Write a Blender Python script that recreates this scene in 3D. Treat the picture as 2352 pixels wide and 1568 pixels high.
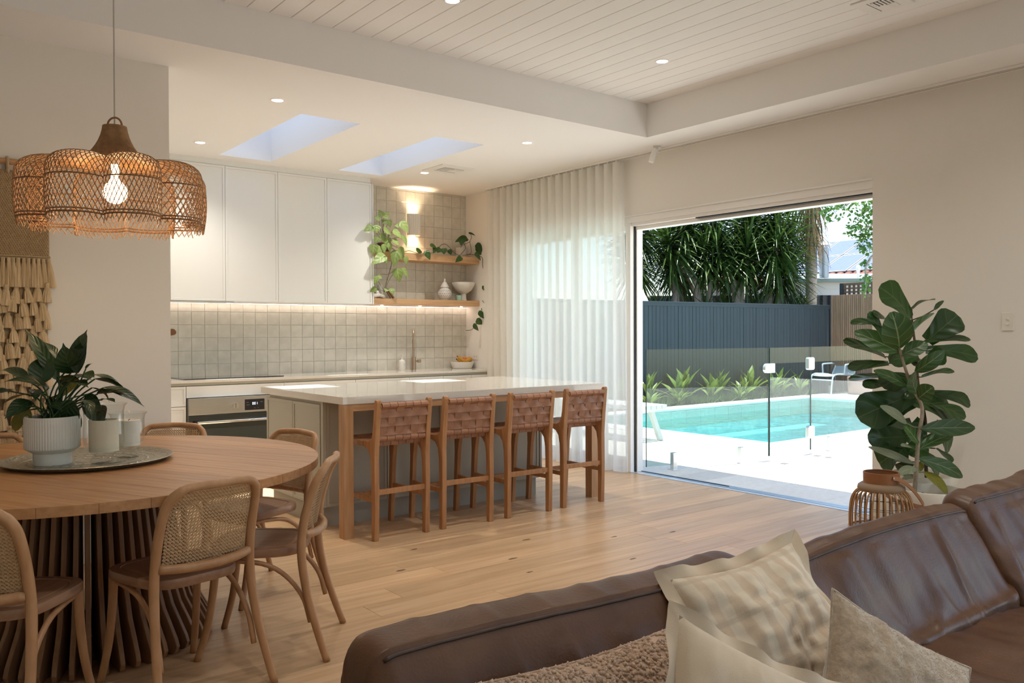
import bpy, bmesh, math, random
from mathutils import Vector, Matrix, noise
PI = math.pi
rnd = random.Random(7)
C = bpy.context.scene.collection
S = bpy.context.scene
for o in list(bpy.data.objects):
    bpy.data.objects.remove(o)

# ------------------------------------------------------------ camera
cd = bpy.data.cameras.new('camera'); cam = bpy.data.objects.new('camera', cd); C.objects.link(cam)
cd.sensor_width = 36.0; cd.sensor_fit = 'HORIZONTAL'; cd.lens = 1914.503 / 2352 * 36
cd.clip_start = 0.05; cd.clip_end = 400
def cam_axes(yaw, pitch, roll):
    cy, sy = math.cos(yaw), math.sin(yaw)
    f = Vector((sy*math.cos(pitch), cy*math.cos(pitch), math.sin(pitch)))
    r = Vector((cy, -sy, 0)); d = f.cross(r)
    c, s = math.cos(roll), math.sin(roll)
    return c*r + s*d, -s*r + c*d, f
r_, d_, f_ = cam_axes(math.radians(38.02213), math.radians(-0.608141), math.radians(0.194449))
m = Matrix((r_, -d_, -f_)).transposed().to_4x4(); m.translation = Vector((0, 0, 1.345))
cam.matrix_world = m
S.camera = cam

# ------------------------------------------------------------ sky, sun, exposure
W = bpy.data.worlds.new('sky'); S.world = W; W.use_nodes = True
wn = W.node_tree; wn.nodes.clear()
bg = wn.nodes.new('ShaderNodeBackground'); wo = wn.nodes.new('ShaderNodeOutputWorld')
sky = wn.nodes.new('ShaderNodeTexSky'); sky.sky_type = 'NISHITA'; sky.sun_disc = False
sky.sun_elevation = math.radians(80); sky.sun_rotation = math.radians(90); sky.air_density = 1.0; sky.dust_density = 0.4; sky.ozone_density = 1.0
bg.inputs['Strength'].default_value = 0.24
wn.links.new(sky.outputs[0], bg.inputs['Color']); wn.links.new(bg.outputs[0], wo.inputs[0])
sd = bpy.data.lights.new('sun', 'SUN'); sd.energy = 7.5; sd.angle = math.radians(0.53); sd.color = (1.0, 0.965, 0.90)
so = bpy.data.objects.new('sun', sd); C.objects.link(so)
so.rotation_euler = Vector((0.070, 0.004, 1.0)).to_track_quat('Z', 'Y').to_euler(); so.location = (6, 4, 30)
S.view_settings.view_transform = 'Standard'; S.view_settings.look = 'None'
S.view_settings.gamma = 1.0; S.view_settings.use_curve_mapping = False
S.view_settings.exposure = 0.80
S.cycles.max_bounces = 12; S.cycles.diffuse_bounces = 6; S.cycles.glossy_bounces = 5
S.cycles.transmission_bounces = 10; S.cycles.transparent_max_bounces = 24
S.cycles.sample_clamp_indirect = 6.0
S.cycles.use_denoising = True
def portal(name, loc, rot, sx, sy):
    l = bpy.data.lights.new(name, 'AREA'); l.shape = 'RECTANGLE'; l.size = sx; l.size_y = sy
    l.cycles.is_portal = True
    o = bpy.data.objects.new(name, l); C.objects.link(o); o.location = loc; o.rotation_euler = rot
    return o

# ------------------------------------------------------------ materials
def nd(nt, t, **kw):
    n = nt.nodes.new(t)
    for k, v in kw.items(): setattr(n, k, v)
    return n
def mat(name, col, rough=0.5, metal=0.0, var=0.0, nscale=5.0, stretch=(1, 1, 1), rand=0.0, bump=0.0, bscale=40.0, bstretch=None,
        trans=0.0, ior=1.45, emis=None, estr=0.0, coat=0.0, detail=4.0, col2=None, lo=0.35, hi=0.65, sheen=0.0, sub=0.0, spec=0.5, bdist=0.01):
    m = bpy.data.materials.new(name); m.use_nodes = True
    nt = m.node_tree; b = nt.nodes['Principled BSDF']
    b.inputs['Roughness'].default_value = rough; b.inputs['Metallic'].default_value = metal
    b.inputs['Base Color'].default_value = (*col, 1); b.inputs['IOR'].default_value = ior
    b.inputs['Transmission Weight'].default_value = trans; b.inputs['Coat Weight'].default_value = coat
    b.inputs['Sheen Weight'].default_value = sheen; b.inputs['Specular IOR Level'].default_value = spec
    if sub: b.inputs['Subsurface Weight'].default_value = sub; b.inputs['Subsurface Radius'].default_value = (0.02, 0.02, 0.01)
    if emis: b.inputs['Emission Color'].default_value = (*emis, 1); b.inputs['Emission Strength'].default_value = estr
    vec = None
    def coords(st, k):
        tc = nd(nt, 'ShaderNodeTexCoord'); oi = nd(nt, 'ShaderNodeObjectInfo')
        mu = nd(nt, 'ShaderNodeMath', operation='MULTIPLY'); mu.inputs[1].default_value = 61.7
        nt.links.new(oi.outputs['Random'], mu.inputs[0])
        va = nd(nt, 'ShaderNodeVectorMath', operation='MULTIPLY_ADD')
        va.inputs[1].default_value = (st[0]*k, st[1]*k, st[2]*k)
        nt.links.new(tc.outputs['Object'], va.inputs[0]); nt.links.new(mu.outputs[0], va.inputs[2])
        return va.outputs[0]
    out = None
    if var or col2:
        nz = nd(nt, 'ShaderNodeTexNoise'); nz.inputs['Scale'].default_value = 1.0; nz.inputs['Detail'].default_value = detail
        nt.links.new(coords(stretch, nscale), nz.inputs['Vector'])
        cr = nd(nt, 'ShaderNodeMapRange'); cr.inputs['From Min'].default_value = lo; cr.inputs['From Max'].default_value = hi
        nt.links.new(nz.outputs['Fac'], cr.inputs['Value'])
        mx = nd(nt, 'ShaderNodeMix', data_type='RGBA')
        a = col if col2 else tuple(c*(1-var) for c in col)
        bb = col2 if col2 else tuple(min(1, c*(1+var)) for c in col)
        mx.inputs['A'].default_value = (*a, 1); mx.inputs['B'].default_value = (*bb, 1)
        nt.links.new(cr.outputs[0], mx.inputs['Factor']); out = mx.outputs['Result']
    if rand:
        oi = nd(nt, 'ShaderNodeObjectInfo'); hs = nd(nt, 'ShaderNodeHueSaturation')
        mr = nd(nt, 'ShaderNodeMapRange'); mr.inputs['To Min'].default_value = 1-rand; mr.inputs['To Max'].default_value = 1+rand
        nt.links.new(oi.outputs['Random'], mr.inputs['Value']); nt.links.new(mr.outputs[0], hs.inputs['Value'])
        hs.inputs['Color'].default_value = (*col, 1)
        if out: nt.links.new(out, hs.inputs['Color'])
        out = hs.outputs[0]
    if out: nt.links.new(out, b.inputs['Base Color'])
    if bump:
        n2 = nd(nt, 'ShaderNodeTexNoise'); n2.inputs['Scale'].default_value = 1.0; n2.inputs['Detail'].default_value = 3
        nt.links.new(coords(bstretch or stretch, bscale), n2.inputs['Vector'])
        bp = nd(nt, 'ShaderNodeBump'); bp.inputs['Strength'].default_value = bump; bp.inputs['Distance'].default_value = bdist
        nt.links.new(n2.outputs['Fac'], bp.inputs['Height']); nt.links.new(bp.outputs[0], b.inputs['Normal'])
    return m
def leaf_mat(name, dark, light, vein, rough=0.38, veins=16.0, vw=0.05, rand=0.18, transl=0.25, spec=0.5):
    m = bpy.data.materials.new(name); m.use_nodes = True; nt = m.node_tree; b = nt.nodes['Principled BSDF']
    b.inputs['Roughness'].default_value = rough; b.inputs['Specular IOR Level'].default_value = spec
    tc = nd(nt, 'ShaderNodeTexCoord'); sp = nd(nt, 'ShaderNodeSeparateXYZ'); nt.links.new(tc.outputs['UV'], sp.inputs[0])
    ab = nd(nt, 'ShaderNodeMath', operation='ABSOLUTE'); s5 = nd(nt, 'ShaderNodeMath', operation='SUBTRACT'); s5.inputs[1].default_value = 0.5
    nt.links.new(sp.outputs[0], s5.inputs[0]); nt.links.new(s5.outputs[0], ab.inputs[0])
    lt = nd(nt, 'ShaderNodeMapRange'); lt.inputs['From Min'].default_value = vw*0.3; lt.inputs['From Max'].default_value = vw; lt.inputs['To Min'].default_value = 1; lt.inputs['To Max'].default_value = 0
    nt.links.new(ab.outputs[0], lt.inputs['Value'])
    # side veins: sin(veins*(v - 0.55*|u-.5|))
    ma = nd(nt, 'ShaderNodeMath', operation='MULTIPLY_ADD'); ma.inputs[1].default_value = -0.55
    nt.links.new(ab.outputs[0], ma.inputs[0]); nt.links.new(sp.outputs[1], ma.inputs[2])
    mu = nd(nt, 'ShaderNodeMath', operation='MULTIPLY'); mu.inputs[1].default_value = veins*2*PI/2; nt.links.new(ma.outputs[0], mu.inputs[0])
    sn = nd(nt, 'ShaderNodeMath', operation='SINE'); nt.links.new(mu.outputs[0], sn.inputs[0])
    mr = nd(nt, 'ShaderNodeMapRange'); mr.inputs['From Min'].default_value = 0.93; mr.inputs['From Max'].default_value = 1.0; mr.inputs['To Max'].default_value = 0.45
    nt.links.new(sn.outputs[0], mr.inputs['Value'])
    mxx = nd(nt, 'ShaderNodeMath', operation='MAXIMUM'); nt.links.new(lt.outputs[0], mxx.inputs[0]); nt.links.new(mr.outputs[0], mxx.inputs[1])
    nz = nd(nt, 'ShaderNodeTexNoise'); nz.inputs['Scale'].default_value = 9; nt.links.new(tc.outputs['Object'], nz.inputs['Vector'])
    m1 = nd(nt, 'ShaderNodeMix', data_type='RGBA'); m1.inputs['A'].default_value = (*dark, 1); m1.inputs['B'].default_value = (*light, 1)
    nt.links.new(nz.outputs['Fac'], m1.inputs['Factor'])
    m2 = nd(nt, 'ShaderNodeMix', data_type='RGBA'); m2.inputs['B'].default_value = (*vein, 1)
    nt.links.new(mxx.outputs[0], m2.inputs['Factor']); nt.links.new(m1.outputs['Result'], m2.inputs['A'])
    oi = nd(nt, 'ShaderNodeObjectInfo'); hs = nd(nt, 'ShaderNodeHueSaturation'); r = nd(nt, 'ShaderNodeMapRange'); r.inputs['To Min'].default_value = 1-rand; r.inputs['To Max'].default_value = 1+rand
    nt.links.new(oi.outputs['Random'], r.inputs['Value']); nt.links.new(r.outputs[0], hs.inputs['Value']); nt.links.new(m2.outputs['Result'], hs.inputs['Color'])
    nt.links.new(hs.outputs[0], b.inputs['Base Color'])
    bp = nd(nt, 'ShaderNodeBump'); bp.inputs['Strength'].default_value = 0.25; bp.inputs['Distance'].default_value = 0.004; nt.links.new(sn.outputs[0], bp.inputs['Height']); nt.links.new(bp.outputs[0], b.inputs['Normal'])
    if transl:
        tr = nd(nt, 'ShaderNodeBsdfTranslucent'); nt.links.new(hs.outputs[0], tr.inputs['Color'])
        ms = nd(nt, 'ShaderNodeMixShader'); ms.inputs[0].default_value = transl
        nt.links.new(b.outputs[0], ms.inputs[1]); nt.links.new(tr.outputs[0], ms.inputs[2]); nt.links.new(ms.outputs[0], nt.nodes['Material Output'].inputs[0])
    return m
def emit(name, col, s):
    m = bpy.data.materials.new(name); m.use_nodes = True; nt = m.node_tree; nt.nodes.clear()
    e = nd(nt, 'ShaderNodeEmission'); e.inputs[0].default_value = (*col, 1); e.inputs[1].default_value = s
    nt.links.new(e.outputs[0], nd(nt, 'ShaderNodeOutputMaterial').inputs[0]); return m
def pane_mat(name, tint, refl=1.0, rough=0.0):
    # thin sheet of glass: fresnel-weighted mirror over a clear tinted sheet
    m = bpy.data.materials.new(name); m.use_nodes = True; nt = m.node_tree; nt.nodes.clear()
    t = nd(nt, 'ShaderNodeBsdfTransparent'); t.inputs[0].default_value = (*tint, 1)
    g = nd(nt, 'ShaderNodeBsdfGlossy'); g.inputs['Roughness'].default_value = rough
    f = nd(nt, 'ShaderNodeFresnel'); ge = nd(nt, 'ShaderNodeNewGeometry'); io = nd(nt, 'ShaderNodeMapRange')
    io.inputs['To Min'].default_value = 1.45; io.inputs['To Max'].default_value = 1/1.45
    nt.links.new(ge.outputs['Backfacing'], io.inputs['Value']); nt.links.new(io.outputs[0], f.inputs[0])
    mu = nd(nt, 'ShaderNodeMath', operation='MULTIPLY'); mu.inputs[1].default_value = refl
    ms = nd(nt, 'ShaderNodeMixShader')
    nt.links.new(f.outputs[0], mu.inputs[0]); nt.links.new(mu.outputs[0], ms.inputs[0])
    nt.links.new(t.outputs[0], ms.inputs[1]); nt.links.new(g.outputs[0], ms.inputs[2])
    nt.links.new(ms.outputs[0], nd(nt, 'ShaderNodeOutputMaterial').inputs[0]); return m

# ------------------------------------------------------------ geometry helpers
class G:
    def __init__(s): s.v = []; s.f = []; s.uv = []
    def add(s, vs, fs, uvs=None):
        o = len(s.v); s.v += [tuple(p) for p in vs]
        for f in fs: s.f.append([i+o for i in f])
        s.uv += list(uvs) if uvs else [(0, 0)]*len(vs)
        return s
    def box(s, x0, x1, y0, y1, z0, z1):
        return s.add([(x0,y0,z0),(x1,y0,z0),(x1,y1,z0),(x0,y1,z0),(x0,y0,z1),(x1,y0,z1),(x1,y1,z1),(x0,y1,z1)],
              [(3,2,1,0),(4,5,6,7),(0,1,5,4),(1,2,6,5),(2,3,7,6),(3,0,4,7)])
    def obox(s, c, ax, ay, az):     # oriented box, half axes
        c, ax, ay, az = Vector(c), Vector(ax), Vector(ay), Vector(az)
        p = [c+sx*ax+sy*ay+sz*az for sz in (-1, 1) for sx, sy in ((-1,-1),(1,-1),(1,1),(-1,1))]
        return s.add(p, [(3,2,1,0),(4,5,6,7),(0,1,5,4),(1,2,6,5),(2,3,7,6),(3,0,4,7)])
    def bar(s, a, b, w, h, up=(0, 0, 1)):
        a, b = Vector(a), Vector(b); d = (b-a); L = d.length; d.normalize()
        sx = d.cross(Vector(up)); sx = sx.normalized() if sx.length > 1e-4 else Vector((1, 0, 0)); u = sx.cross(d)
        return s.obox((a+b)/2, sx*w/2, d*L/2, u*h/2)
    def tube(s, path, r, n=8, closed=False, caps=True, flat=1.0):
        P = [Vector(p) for p in path]; m = len(P); o = len(s.v)
        R = r if isinstance(r, (list, tuple)) else [r]*m
        T = []
        for i in range(m):
            a = P[(i-1) % m] if (closed or i > 0) else P[i]; b = P[(i+1) % m] if (closed or i < m-1) else P[i]
            T.append((b-a).normalized())
        u = T[0].orthogonal().normalized()
        if abs(T[0].z) < 0.99: u = (Vector((0, 0, 1)) - T[0]*T[0].z).normalized()
        for i in range(m):
            u = (u - T[i]*u.dot(T[i])).normalized(); w = T[i].cross(u)
            for k in range(n):
                a = 2*PI*k/n
                q = P[i] + (u*math.cos(a)*flat + w*math.sin(a))*R[i]
                s.v.append(tuple(q)); s.uv.append((k/n, i/max(1, m-1)))
        for i in range(m if closed else m-1):
            j = (i+1) % m
            for k in range(n):
                l = (k+1) % n
                s.f.append([o+i*n+k, o+i*n+l, o+j*n+l, o+j*n+k])
        if caps and not closed:
            s.f.append([o+k for k in reversed(range(n))]); s.f.append([o+(m-1)*n+k for k in range(n)])
        return s
    def lathe(s, prof, n=24, c=(0, 0, 0), cap0=False, cap1=False, rmod=None):
        o = len(s.v); m = len(prof)
        for i, (r, z) in enumerate(prof):
            for k in range(n):
                a = 2*PI*k/n; rr = r*(rmod(a, i) if rmod else 1)
                s.v.append((c[0]+rr*math.cos(a), c[1]+rr*math.sin(a), c[2]+z)); s.uv.append((k/n, i/max(1, m-1)))
        for i in range(m-1):
            for k in range(n):
                l = (k+1) % n; s.f.append([o+i*n+k, o+i*n+l, o+(i+1)*n+l, o+(i+1)*n+k])
        if cap0: s.f.append([o+k for k in reversed(range(n))])
        if cap1: s.f.append([o+(m-1)*n+k for k in range(n)])
        return s
    def sheet(s, rows, cu=False, cv=False, flip=False):
        o = len(s.v); nv = len(rows); nu = len(rows[0])
        for j, r in enumerate(rows):
            for i, p in enumerate(r): s.v.append(tuple(p)); s.uv.append((i/max(1, nu-1), j/max(1, nv-1)))
        for j in range(nv if cv else nv-1):
            for i in range(nu if cu else nu-1):
                a, b = (i+1) % nu, (j+1) % nv
                q = [o+j*nu+i, o+j*nu+a, o+b*nu+a, o+b*nu+i]
                s.f.append(q[::-1] if flip else q)
        return s
    def prism(s, poly, ax, a, b):    # poly in the two other axes, extruded along ax from a to b
        n = len(poly)
        def P(p, t): return {'x': (t, p[0], p[1]), 'y': (p[0], t, p[1]), 'z': (p[0], p[1], t)}[ax]
        return s.add([P(p, a) for p in poly]+[P(p, b) for p in poly],
              [list(reversed(range(n))), list(range(n, 2*n))]+[[i, (i+1) % n, n+(i+1) % n, n+i] for i in range(n)])
    def xf(s, M, start=0):
        for i in range(start, len(s.v)): s.v[i] = tuple(M @ Vector(s.v[i]))
        return s
    def mesh(s, name, m, smooth=None, bevel=0, bseg=2, sub=0):
        me = bpy.data.meshes.new(name); me.from_pydata(s.v, [], s.f)
        uvl = me.uv_layers.new(name='UVMap')
        idx = [0]*len(me.loops); me.loops.foreach_get('vertex_index', idx)
        flat = [c for i in idx for c in s.uv[i]]; uvl.data.foreach_set('uv', flat)
        bm = bmesh.new(); bm.from_mesh(me)
        bmesh.ops.recalc_face_normals(bm, faces=bm.faces) if smooth != 'keep' else None
        if bevel:
            es = [e for e in bm.edges if len(e.link_faces) == 2 and e.calc_face_angle(0) > 0.6]
            bmesh.ops.bevel(bm, geom=es, offset=bevel, segments=bseg, affect='EDGES', profile=0.6, clamp_overlap=True)
        if sub:
            bmesh.ops.subdivide_edges(bm, edges=bm.edges, cuts=sub, use_grid_fill=True)
        if smooth:
            for f in bm.faces: f.smooth = True
            if smooth != 'all':
                ang = 0.75 if smooth is True or smooth == 'keep' else smooth
                for e in bm.edges:
                    if len(e.link_faces) == 2 and e.calc_face_angle(0) > ang: e.smooth = False
        bm.to_mesh(me); bm.free(); me.materials.append(m)
        return me
    def build(s, name, m, parent=None, **kw):
        return link(name, s.mesh(name, m, **kw), parent)
def link(name, me, parent=None, loc=None, rot=None, scale=None):
    o = bpy.data.objects.new(name, me); C.objects.link(o)
    if parent is not None: o.parent = parent
    if loc is not None: o.location = loc
    if rot is not None: o.rotation_euler = rot
    if scale is not None: o.scale = scale
    return o
def tag(o, label, cat, group=None):
    o['label'] = label; o['category'] = cat
    if group: o['group'] = group
    return o
def thing(name, label, cat, loc=(0, 0, 0), rz=0.0, group=None):
    o = bpy.data.objects.new(name, None); C.objects.link(o); o.empty_display_size = 0.1
    o.location = loc; o.rotation_euler = (0, 0, rz); return tag(o, label, cat, group)
def struct(o): o['kind'] = 'structure'; return o
def stuff(o): o['kind'] = 'stuff'; return o
def root(name, loc=(0, 0, 0)):
    o = bpy.data.objects.new(name, None); C.objects.link(o); o.empty_display_size = 0.1; o.location = loc; return struct(o)
def dup(src, label=None, loc=None, rz=None):
    c = src.copy(); C.objects.link(c)
    if label: c['label'] = label
    if loc is not None: c.location = loc
    if rz is not None: c.rotation_euler = (0, 0, rz)
    for ch in list(src.children):
        k = ch.copy(); C.objects.link(k); k.parent = c
        for g in list(ch.children):
            h = g.copy(); C.objects.link(h); h.parent = k
    return c
def curve_pts(ctrl, n):
    # Catmull-Rom through control points
    P = [Vector(p) for p in ctrl]; P = [P[0]*2-P[1]]+P+[P[-1]*2-P[-2]]; out = []
    m = len(P)-3
    for i in range(n+1):
        t = i/n*m; k = min(int(t), m-1); t -= k
        a, b, c, d = P[k:k+4]
        out.append(0.5*((2*b)+(c-a)*t+(2*a-5*b+4*c-d)*t*t+(3*b-a-3*c+d)*t**3))
    return out
def leaf_grid(base, tip, width, up, droop=0.0, fold=0.15, shape=None, n=9, wave=0.0, seed=0, cup=0.0, nu=5):
    # blade surface from base to tip; up = direction the upper face looks
    base, tip, up = Vector(base), Vector(tip), Vector(up)
    d = tip-base; L = d.length; dn = d.normalized()
    side = dn.cross(up); side = side.normalized() if side.length > 1e-4 else dn.orthogonal().normalized()
    nrm = side.cross(dn).normalized(); rr = random.Random(seed); ph = rr.random()*6.28; rows = []
    for i in range(n+1):
        t = i/n
        w = width*0.5*(shape(t) if shape else max(0.02, math.sin(PI*min(1, t**0.8))**0.75))
        c = base + d*t + nrm*(droop*L*math.sin(PI*t)) ; row = []
        for k in range(nu):
            u = -1+2*k/(nu-1)
            q = c + side*(w*u) + nrm*(fold*w*abs(u) - cup*w*u*u + wave*w*math.sin(t*9+ph+u*1.5)*abs(u))
            row.append(q)
        rows.append(row)
    return rows
def put_leaf(name, m, parent, loc0, *a, **k):
    g = G(); rows = leaf_grid(*a, **k); l0 = Vector(loc0)
    g.sheet([[p-l0 for p in r] for r in rows]); return g.build(name, m, parent, smooth='all')
AUDREY = [((4.845, 2.474, 1.244), (4.735, 2.463, 1.459), 0.148), ((4.882, 2.458, 1.293), (4.95, 2.319, 1.449), 0.119), ((4.85, 2.457, 1.209), (4.947, 2.357, 1.273), 0.079), ((4.881, 2.498, 1.223), (4.731, 2.693, 1.343), 0.095), ((4.949, 2.431, 1.104), (5.03, 2.299, 1.229), 0.074), ((4.942, 2.417, 0.976), (4.887, 2.405, 1.107), 0.114), ((4.928, 2.4, 0.948), (4.919, 2.309, 1.022), 0.089), ((4.944, 2.388, 0.77), (5.281, 2.233, 0.764), 0.084), ((4.964, 2.418, 0.641), (5.193, 2.318, 0.723), 0.065), ((4.909, 2.461, 0.796), (4.726, 2.528, 0.906), 0.055), ((4.934, 2.403, 0.68), (4.89, 2.471, 0.786), 0.094), ((4.934, 2.433, 0.558), (4.792, 2.636, 0.648), 0.04), ((4.952, 2.431, 0.636), (4.804, 2.442, 0.673), 0.05), ((4.951, 2.411, 0.589), (5.192, 2.264, 0.473), 0.074), ((4.967, 2.389, 0.51), (5.013, 2.27, 0.389), 0.079), ((4.934, 2.413, 0.531), (4.76, 2.444, 0.506), 0.049), ((4.961, 2.426, 0.476), (4.963, 2.517, 0.454), 0.035), ((4.904, 2.448, 1.015), (4.703, 2.556, 1.112), 0.074), ((4.961, 2.426, 0.566), (4.997, 2.415, 0.509), 0.04), ((4.895, 2.484, 1.233), (4.907, 2.562, 1.151), 0.06)]
FIG = [((5.18, 2.578, 1.415), (5.008, 2.685, 1.623), 0.193), ((5.268, 2.514, 1.284), (5.402, 2.388, 1.445), 0.157), ((5.276, 2.477, 1.477), (5.271, 2.412, 1.532), 0.033), ((5.208, 2.58, 1.483), (5.19, 2.432, 1.536), 0.084), ((5.226, 2.505, 1.279), (5.484, 2.348, 1.294), 0.057), ((5.24, 2.511, 1.227), (5.508, 2.313, 1.184), 0.099), ((5.038, 2.685, 1.327), (4.932, 2.714, 1.462), 0.065), ((5.086, 2.689, 1.427), (4.947, 2.69, 1.451), 0.063), ((5.044, 2.677, 1.363), (4.806, 2.757, 1.39), 0.073), ((5.063, 2.676, 1.186), (4.8, 2.803, 1.282), 0.089), ((5.063, 2.654, 1.145), (4.926, 2.849, 1.116), 0.078), ((5.077, 2.64, 1.061), (4.882, 2.812, 1.04), 0.089), ((5.102, 2.664, 0.996), (4.864, 2.708, 1.004), 0.079), ((5.209, 2.517, 1.061), (5.29, 2.357, 1.096), 0.078), ((5.308, 2.491, 0.954), (5.523, 2.364, 0.888), 0.089), ((5.169, 2.56, 0.947), (4.857, 2.742, 0.812), 0.198), ((5.165, 2.558, 0.895), (4.965, 2.698, 0.793), 0.156), ((5.157, 2.554, 0.916), (5.414, 2.422, 0.816), 0.197), ((5.322, 2.487, 0.765), (5.526, 2.487, 0.589), 0.121), ((5.197, 2.573, 0.766), (5.189, 2.742, 0.656), 0.162), ((5.121, 2.577, 0.688), (4.881, 2.69, 0.686), 0.145), ((5.143, 2.631, 0.587), (5.121, 2.744, 0.501), 0.157), ((5.225, 2.524, 0.581), (5.432, 2.517, 0.418), 0.12), ((5.188, 2.568, 0.527), (5.221, 2.654, 0.433), 0.099), ((5.284, 2.469, 0.613), (5.272, 2.368, 0.537), 0.089), ((5.216, 2.542, 1.185), (4.969, 2.605, 1.169), 0.094), ((5.179, 2.565, 1.144), (5.384, 2.57, 1.139), 0.115), ((5.159, 2.576, 1.061), (4.895, 2.608, 1.008), 0.125), ((5.225, 2.504, 1.144), (5.229, 2.384, 1.209), 0.104), ((5.235, 2.55, 0.996), (5.098, 2.608, 0.937), 0.157), ((5.254, 2.497, 0.894), (5.316, 2.304, 0.811), 0.115), ((5.261, 2.542, 0.786), (5.173, 2.582, 0.642), 0.157), ((5.23, 2.506, 0.686), (5.186, 2.384, 0.691), 0.125), ((5.122, 2.578, 0.626), (4.974, 2.575, 0.557), 0.114), ((5.258, 2.519, 0.641), (5.094, 2.522, 0.572), 0.126)]
AUDREY_STEM = [(4.933, 2.427, 0.37), (4.946, 2.419, 0.568), (4.955, 2.413, 0.717), (4.974, 2.401, 0.886), (4.927, 2.44, 1.015), (4.897, 2.465, 1.124), (4.87, 2.487, 1.243)]
FIG_STEM = [(5.274, 2.516, 0.378), (5.267, 2.523, 0.577), (5.269, 2.525, 0.786), (5.238, 2.552, 0.996), (5.228, 2.563, 1.206), (5.209, 2.58, 1.415)]
SYN = [((4.404, 7.872, 2.59), (4.359, 7.872, 2.655), 0.07), ((4.423, 7.885, 2.581), (4.511, 7.915, 2.649), 0.07), ((4.374, 7.877, 2.554), (4.306, 7.879, 2.571), 0.062), ((4.454, 7.916, 2.565), (4.453, 7.911, 2.51), 0.07), ((4.513, 7.929, 2.571), (4.531, 7.928, 2.487), 0.066), ((4.302, 7.885, 2.471), (4.183, 7.879, 2.417), 0.09), ((4.333, 7.872, 2.494), (4.33, 7.867, 2.406), 0.087), ((4.423, 7.885, 2.457), (4.541, 7.908, 2.398), 0.099), ((4.423, 7.92, 2.415), (4.441, 7.92, 2.317), 0.1), ((4.531, 7.872, 2.453), (4.637, 7.857, 2.365), 0.093), ((4.637, 7.885, 2.559), (4.715, 7.867, 2.436), 0.103), ((4.617, 7.884, 2.506), (4.571, 7.906, 2.508), 0.048), ((4.653, 7.879, 2.405), (4.689, 7.852, 2.279), 0.085), ((4.33, 7.926, 2.291), (4.316, 7.93, 2.175), 0.095), ((4.402, 7.929, 2.279), (4.363, 7.924, 2.177), 0.095), ((4.444, 7.924, 2.304), (4.459, 7.933, 2.203), 0.066), ((4.505, 7.917, 2.319), (4.528, 7.932, 2.219), 0.066), ((4.449, 7.9, 2.183), (4.273, 7.875, 2.07), 0.113), ((4.413, 7.883, 2.152), (4.492, 7.905, 2.099), 0.07), ((4.639, 7.924, 2.282), (4.696, 7.949, 2.135), 0.108), ((4.586, 7.89, 2.242), (4.555, 7.9, 2.056), 0.107), ((4.608, 7.918, 2.05), (4.641, 7.927, 1.9), 0.119), ((4.668, 7.919, 2.053), (4.752, 7.921, 1.952), 0.062), ((4.709, 7.909, 2.181), (4.732, 7.92, 2.085), 0.055), ((4.344, 7.886, 1.952), (4.319, 7.911, 1.862), 0.07), ((4.373, 7.927, 1.961), (4.414, 7.902, 1.925), 0.047), ((4.36, 7.928, 1.825), (4.295, 7.956, 1.788), 0.059), ((4.524, 7.91, 1.829), (4.536, 7.883, 1.758), 0.071), ((4.486, 7.924, 1.817), (4.451, 7.902, 1.79), 0.057), ((4.485, 7.928, 2.375), (4.516, 7.938, 2.276), 0.091), ((4.532, 7.874, 2.351), (4.598, 7.854, 2.285), 0.08), ((4.371, 7.908, 2.366), (4.335, 7.912, 2.307), 0.079)]
POTHOS = [((4.903, 8.005, 2.269), (4.996, 8.022, 2.25), 0.068), ((5.008, 7.973, 2.267), (5.053, 7.953, 2.165), 0.073), ((5.093, 8.015, 2.343), (5.173, 7.996, 2.306), 0.055), ((5.167, 8.013, 2.321), (5.124, 7.997, 2.243), 0.062), ((5.228, 8.009, 2.312), (5.188, 8.02, 2.26), 0.067), ((5.274, 8.013, 2.313), (5.284, 8.015, 2.247), 0.075), ((5.343, 8.013, 2.301), (5.37, 8.001, 2.238), 0.087), ((5.514, 8.0, 2.225), (5.423, 7.994, 2.157), 0.064), ((5.607, 8.014, 2.453), (5.44, 8.024, 2.397), 0.089), ((5.522, 7.988, 2.426), (5.5, 7.989, 2.355), 0.069), ((5.59, 7.962, 2.504), (5.673, 7.943, 2.479), 0.044), ((5.719, 7.996, 2.388), (5.809, 7.995, 2.3), 0.089), ((5.742, 8.012, 2.356), (5.809, 8.016, 2.263), 0.065), ((5.684, 7.968, 2.281), (5.762, 7.963, 2.194), 0.069), ((5.819, 8.006, 2.285), (5.864, 8.007, 2.235), 0.045), ((5.776, 7.961, 1.879), (5.854, 7.974, 1.855), 0.052), ((5.842, 8.01, 1.826), (5.922, 7.993, 1.759), 0.073), ((5.806, 7.993, 1.732), (5.909, 7.988, 1.638), 0.092), ((5.816, 8.007, 1.65), (5.871, 8.0, 1.588), 0.073), ((5.731, 7.974, 1.585), (5.836, 7.973, 1.509), 0.084), ((5.731, 8.018, 1.494), (5.827, 8.002, 1.449), 0.077), ((5.649, 7.967, 1.436), (5.734, 7.972, 1.367), 0.077)]
VINE1 = [(4.741, 8.03, 2.244), (4.836, 8.03, 2.261), (4.918, 8.03, 2.242), (5.043, 8.03, 2.243), (5.17, 8.03, 2.269), (5.257, 8.03, 2.352), (5.329, 8.03, 2.359), (5.431, 8.03, 2.277), (5.502, 8.03, 2.247), (5.55, 8.03, 2.284), (5.592, 8.03, 2.336), (5.565, 8.03, 2.396)]
VINE2 = [(5.57, 8.06, 2.251), (5.692, 8.06, 2.288), (5.677, 8.06, 2.418), (5.7, 8.06, 2.469), (5.685, 8.06, 2.512), (5.662, 8.06, 2.523)]
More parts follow.
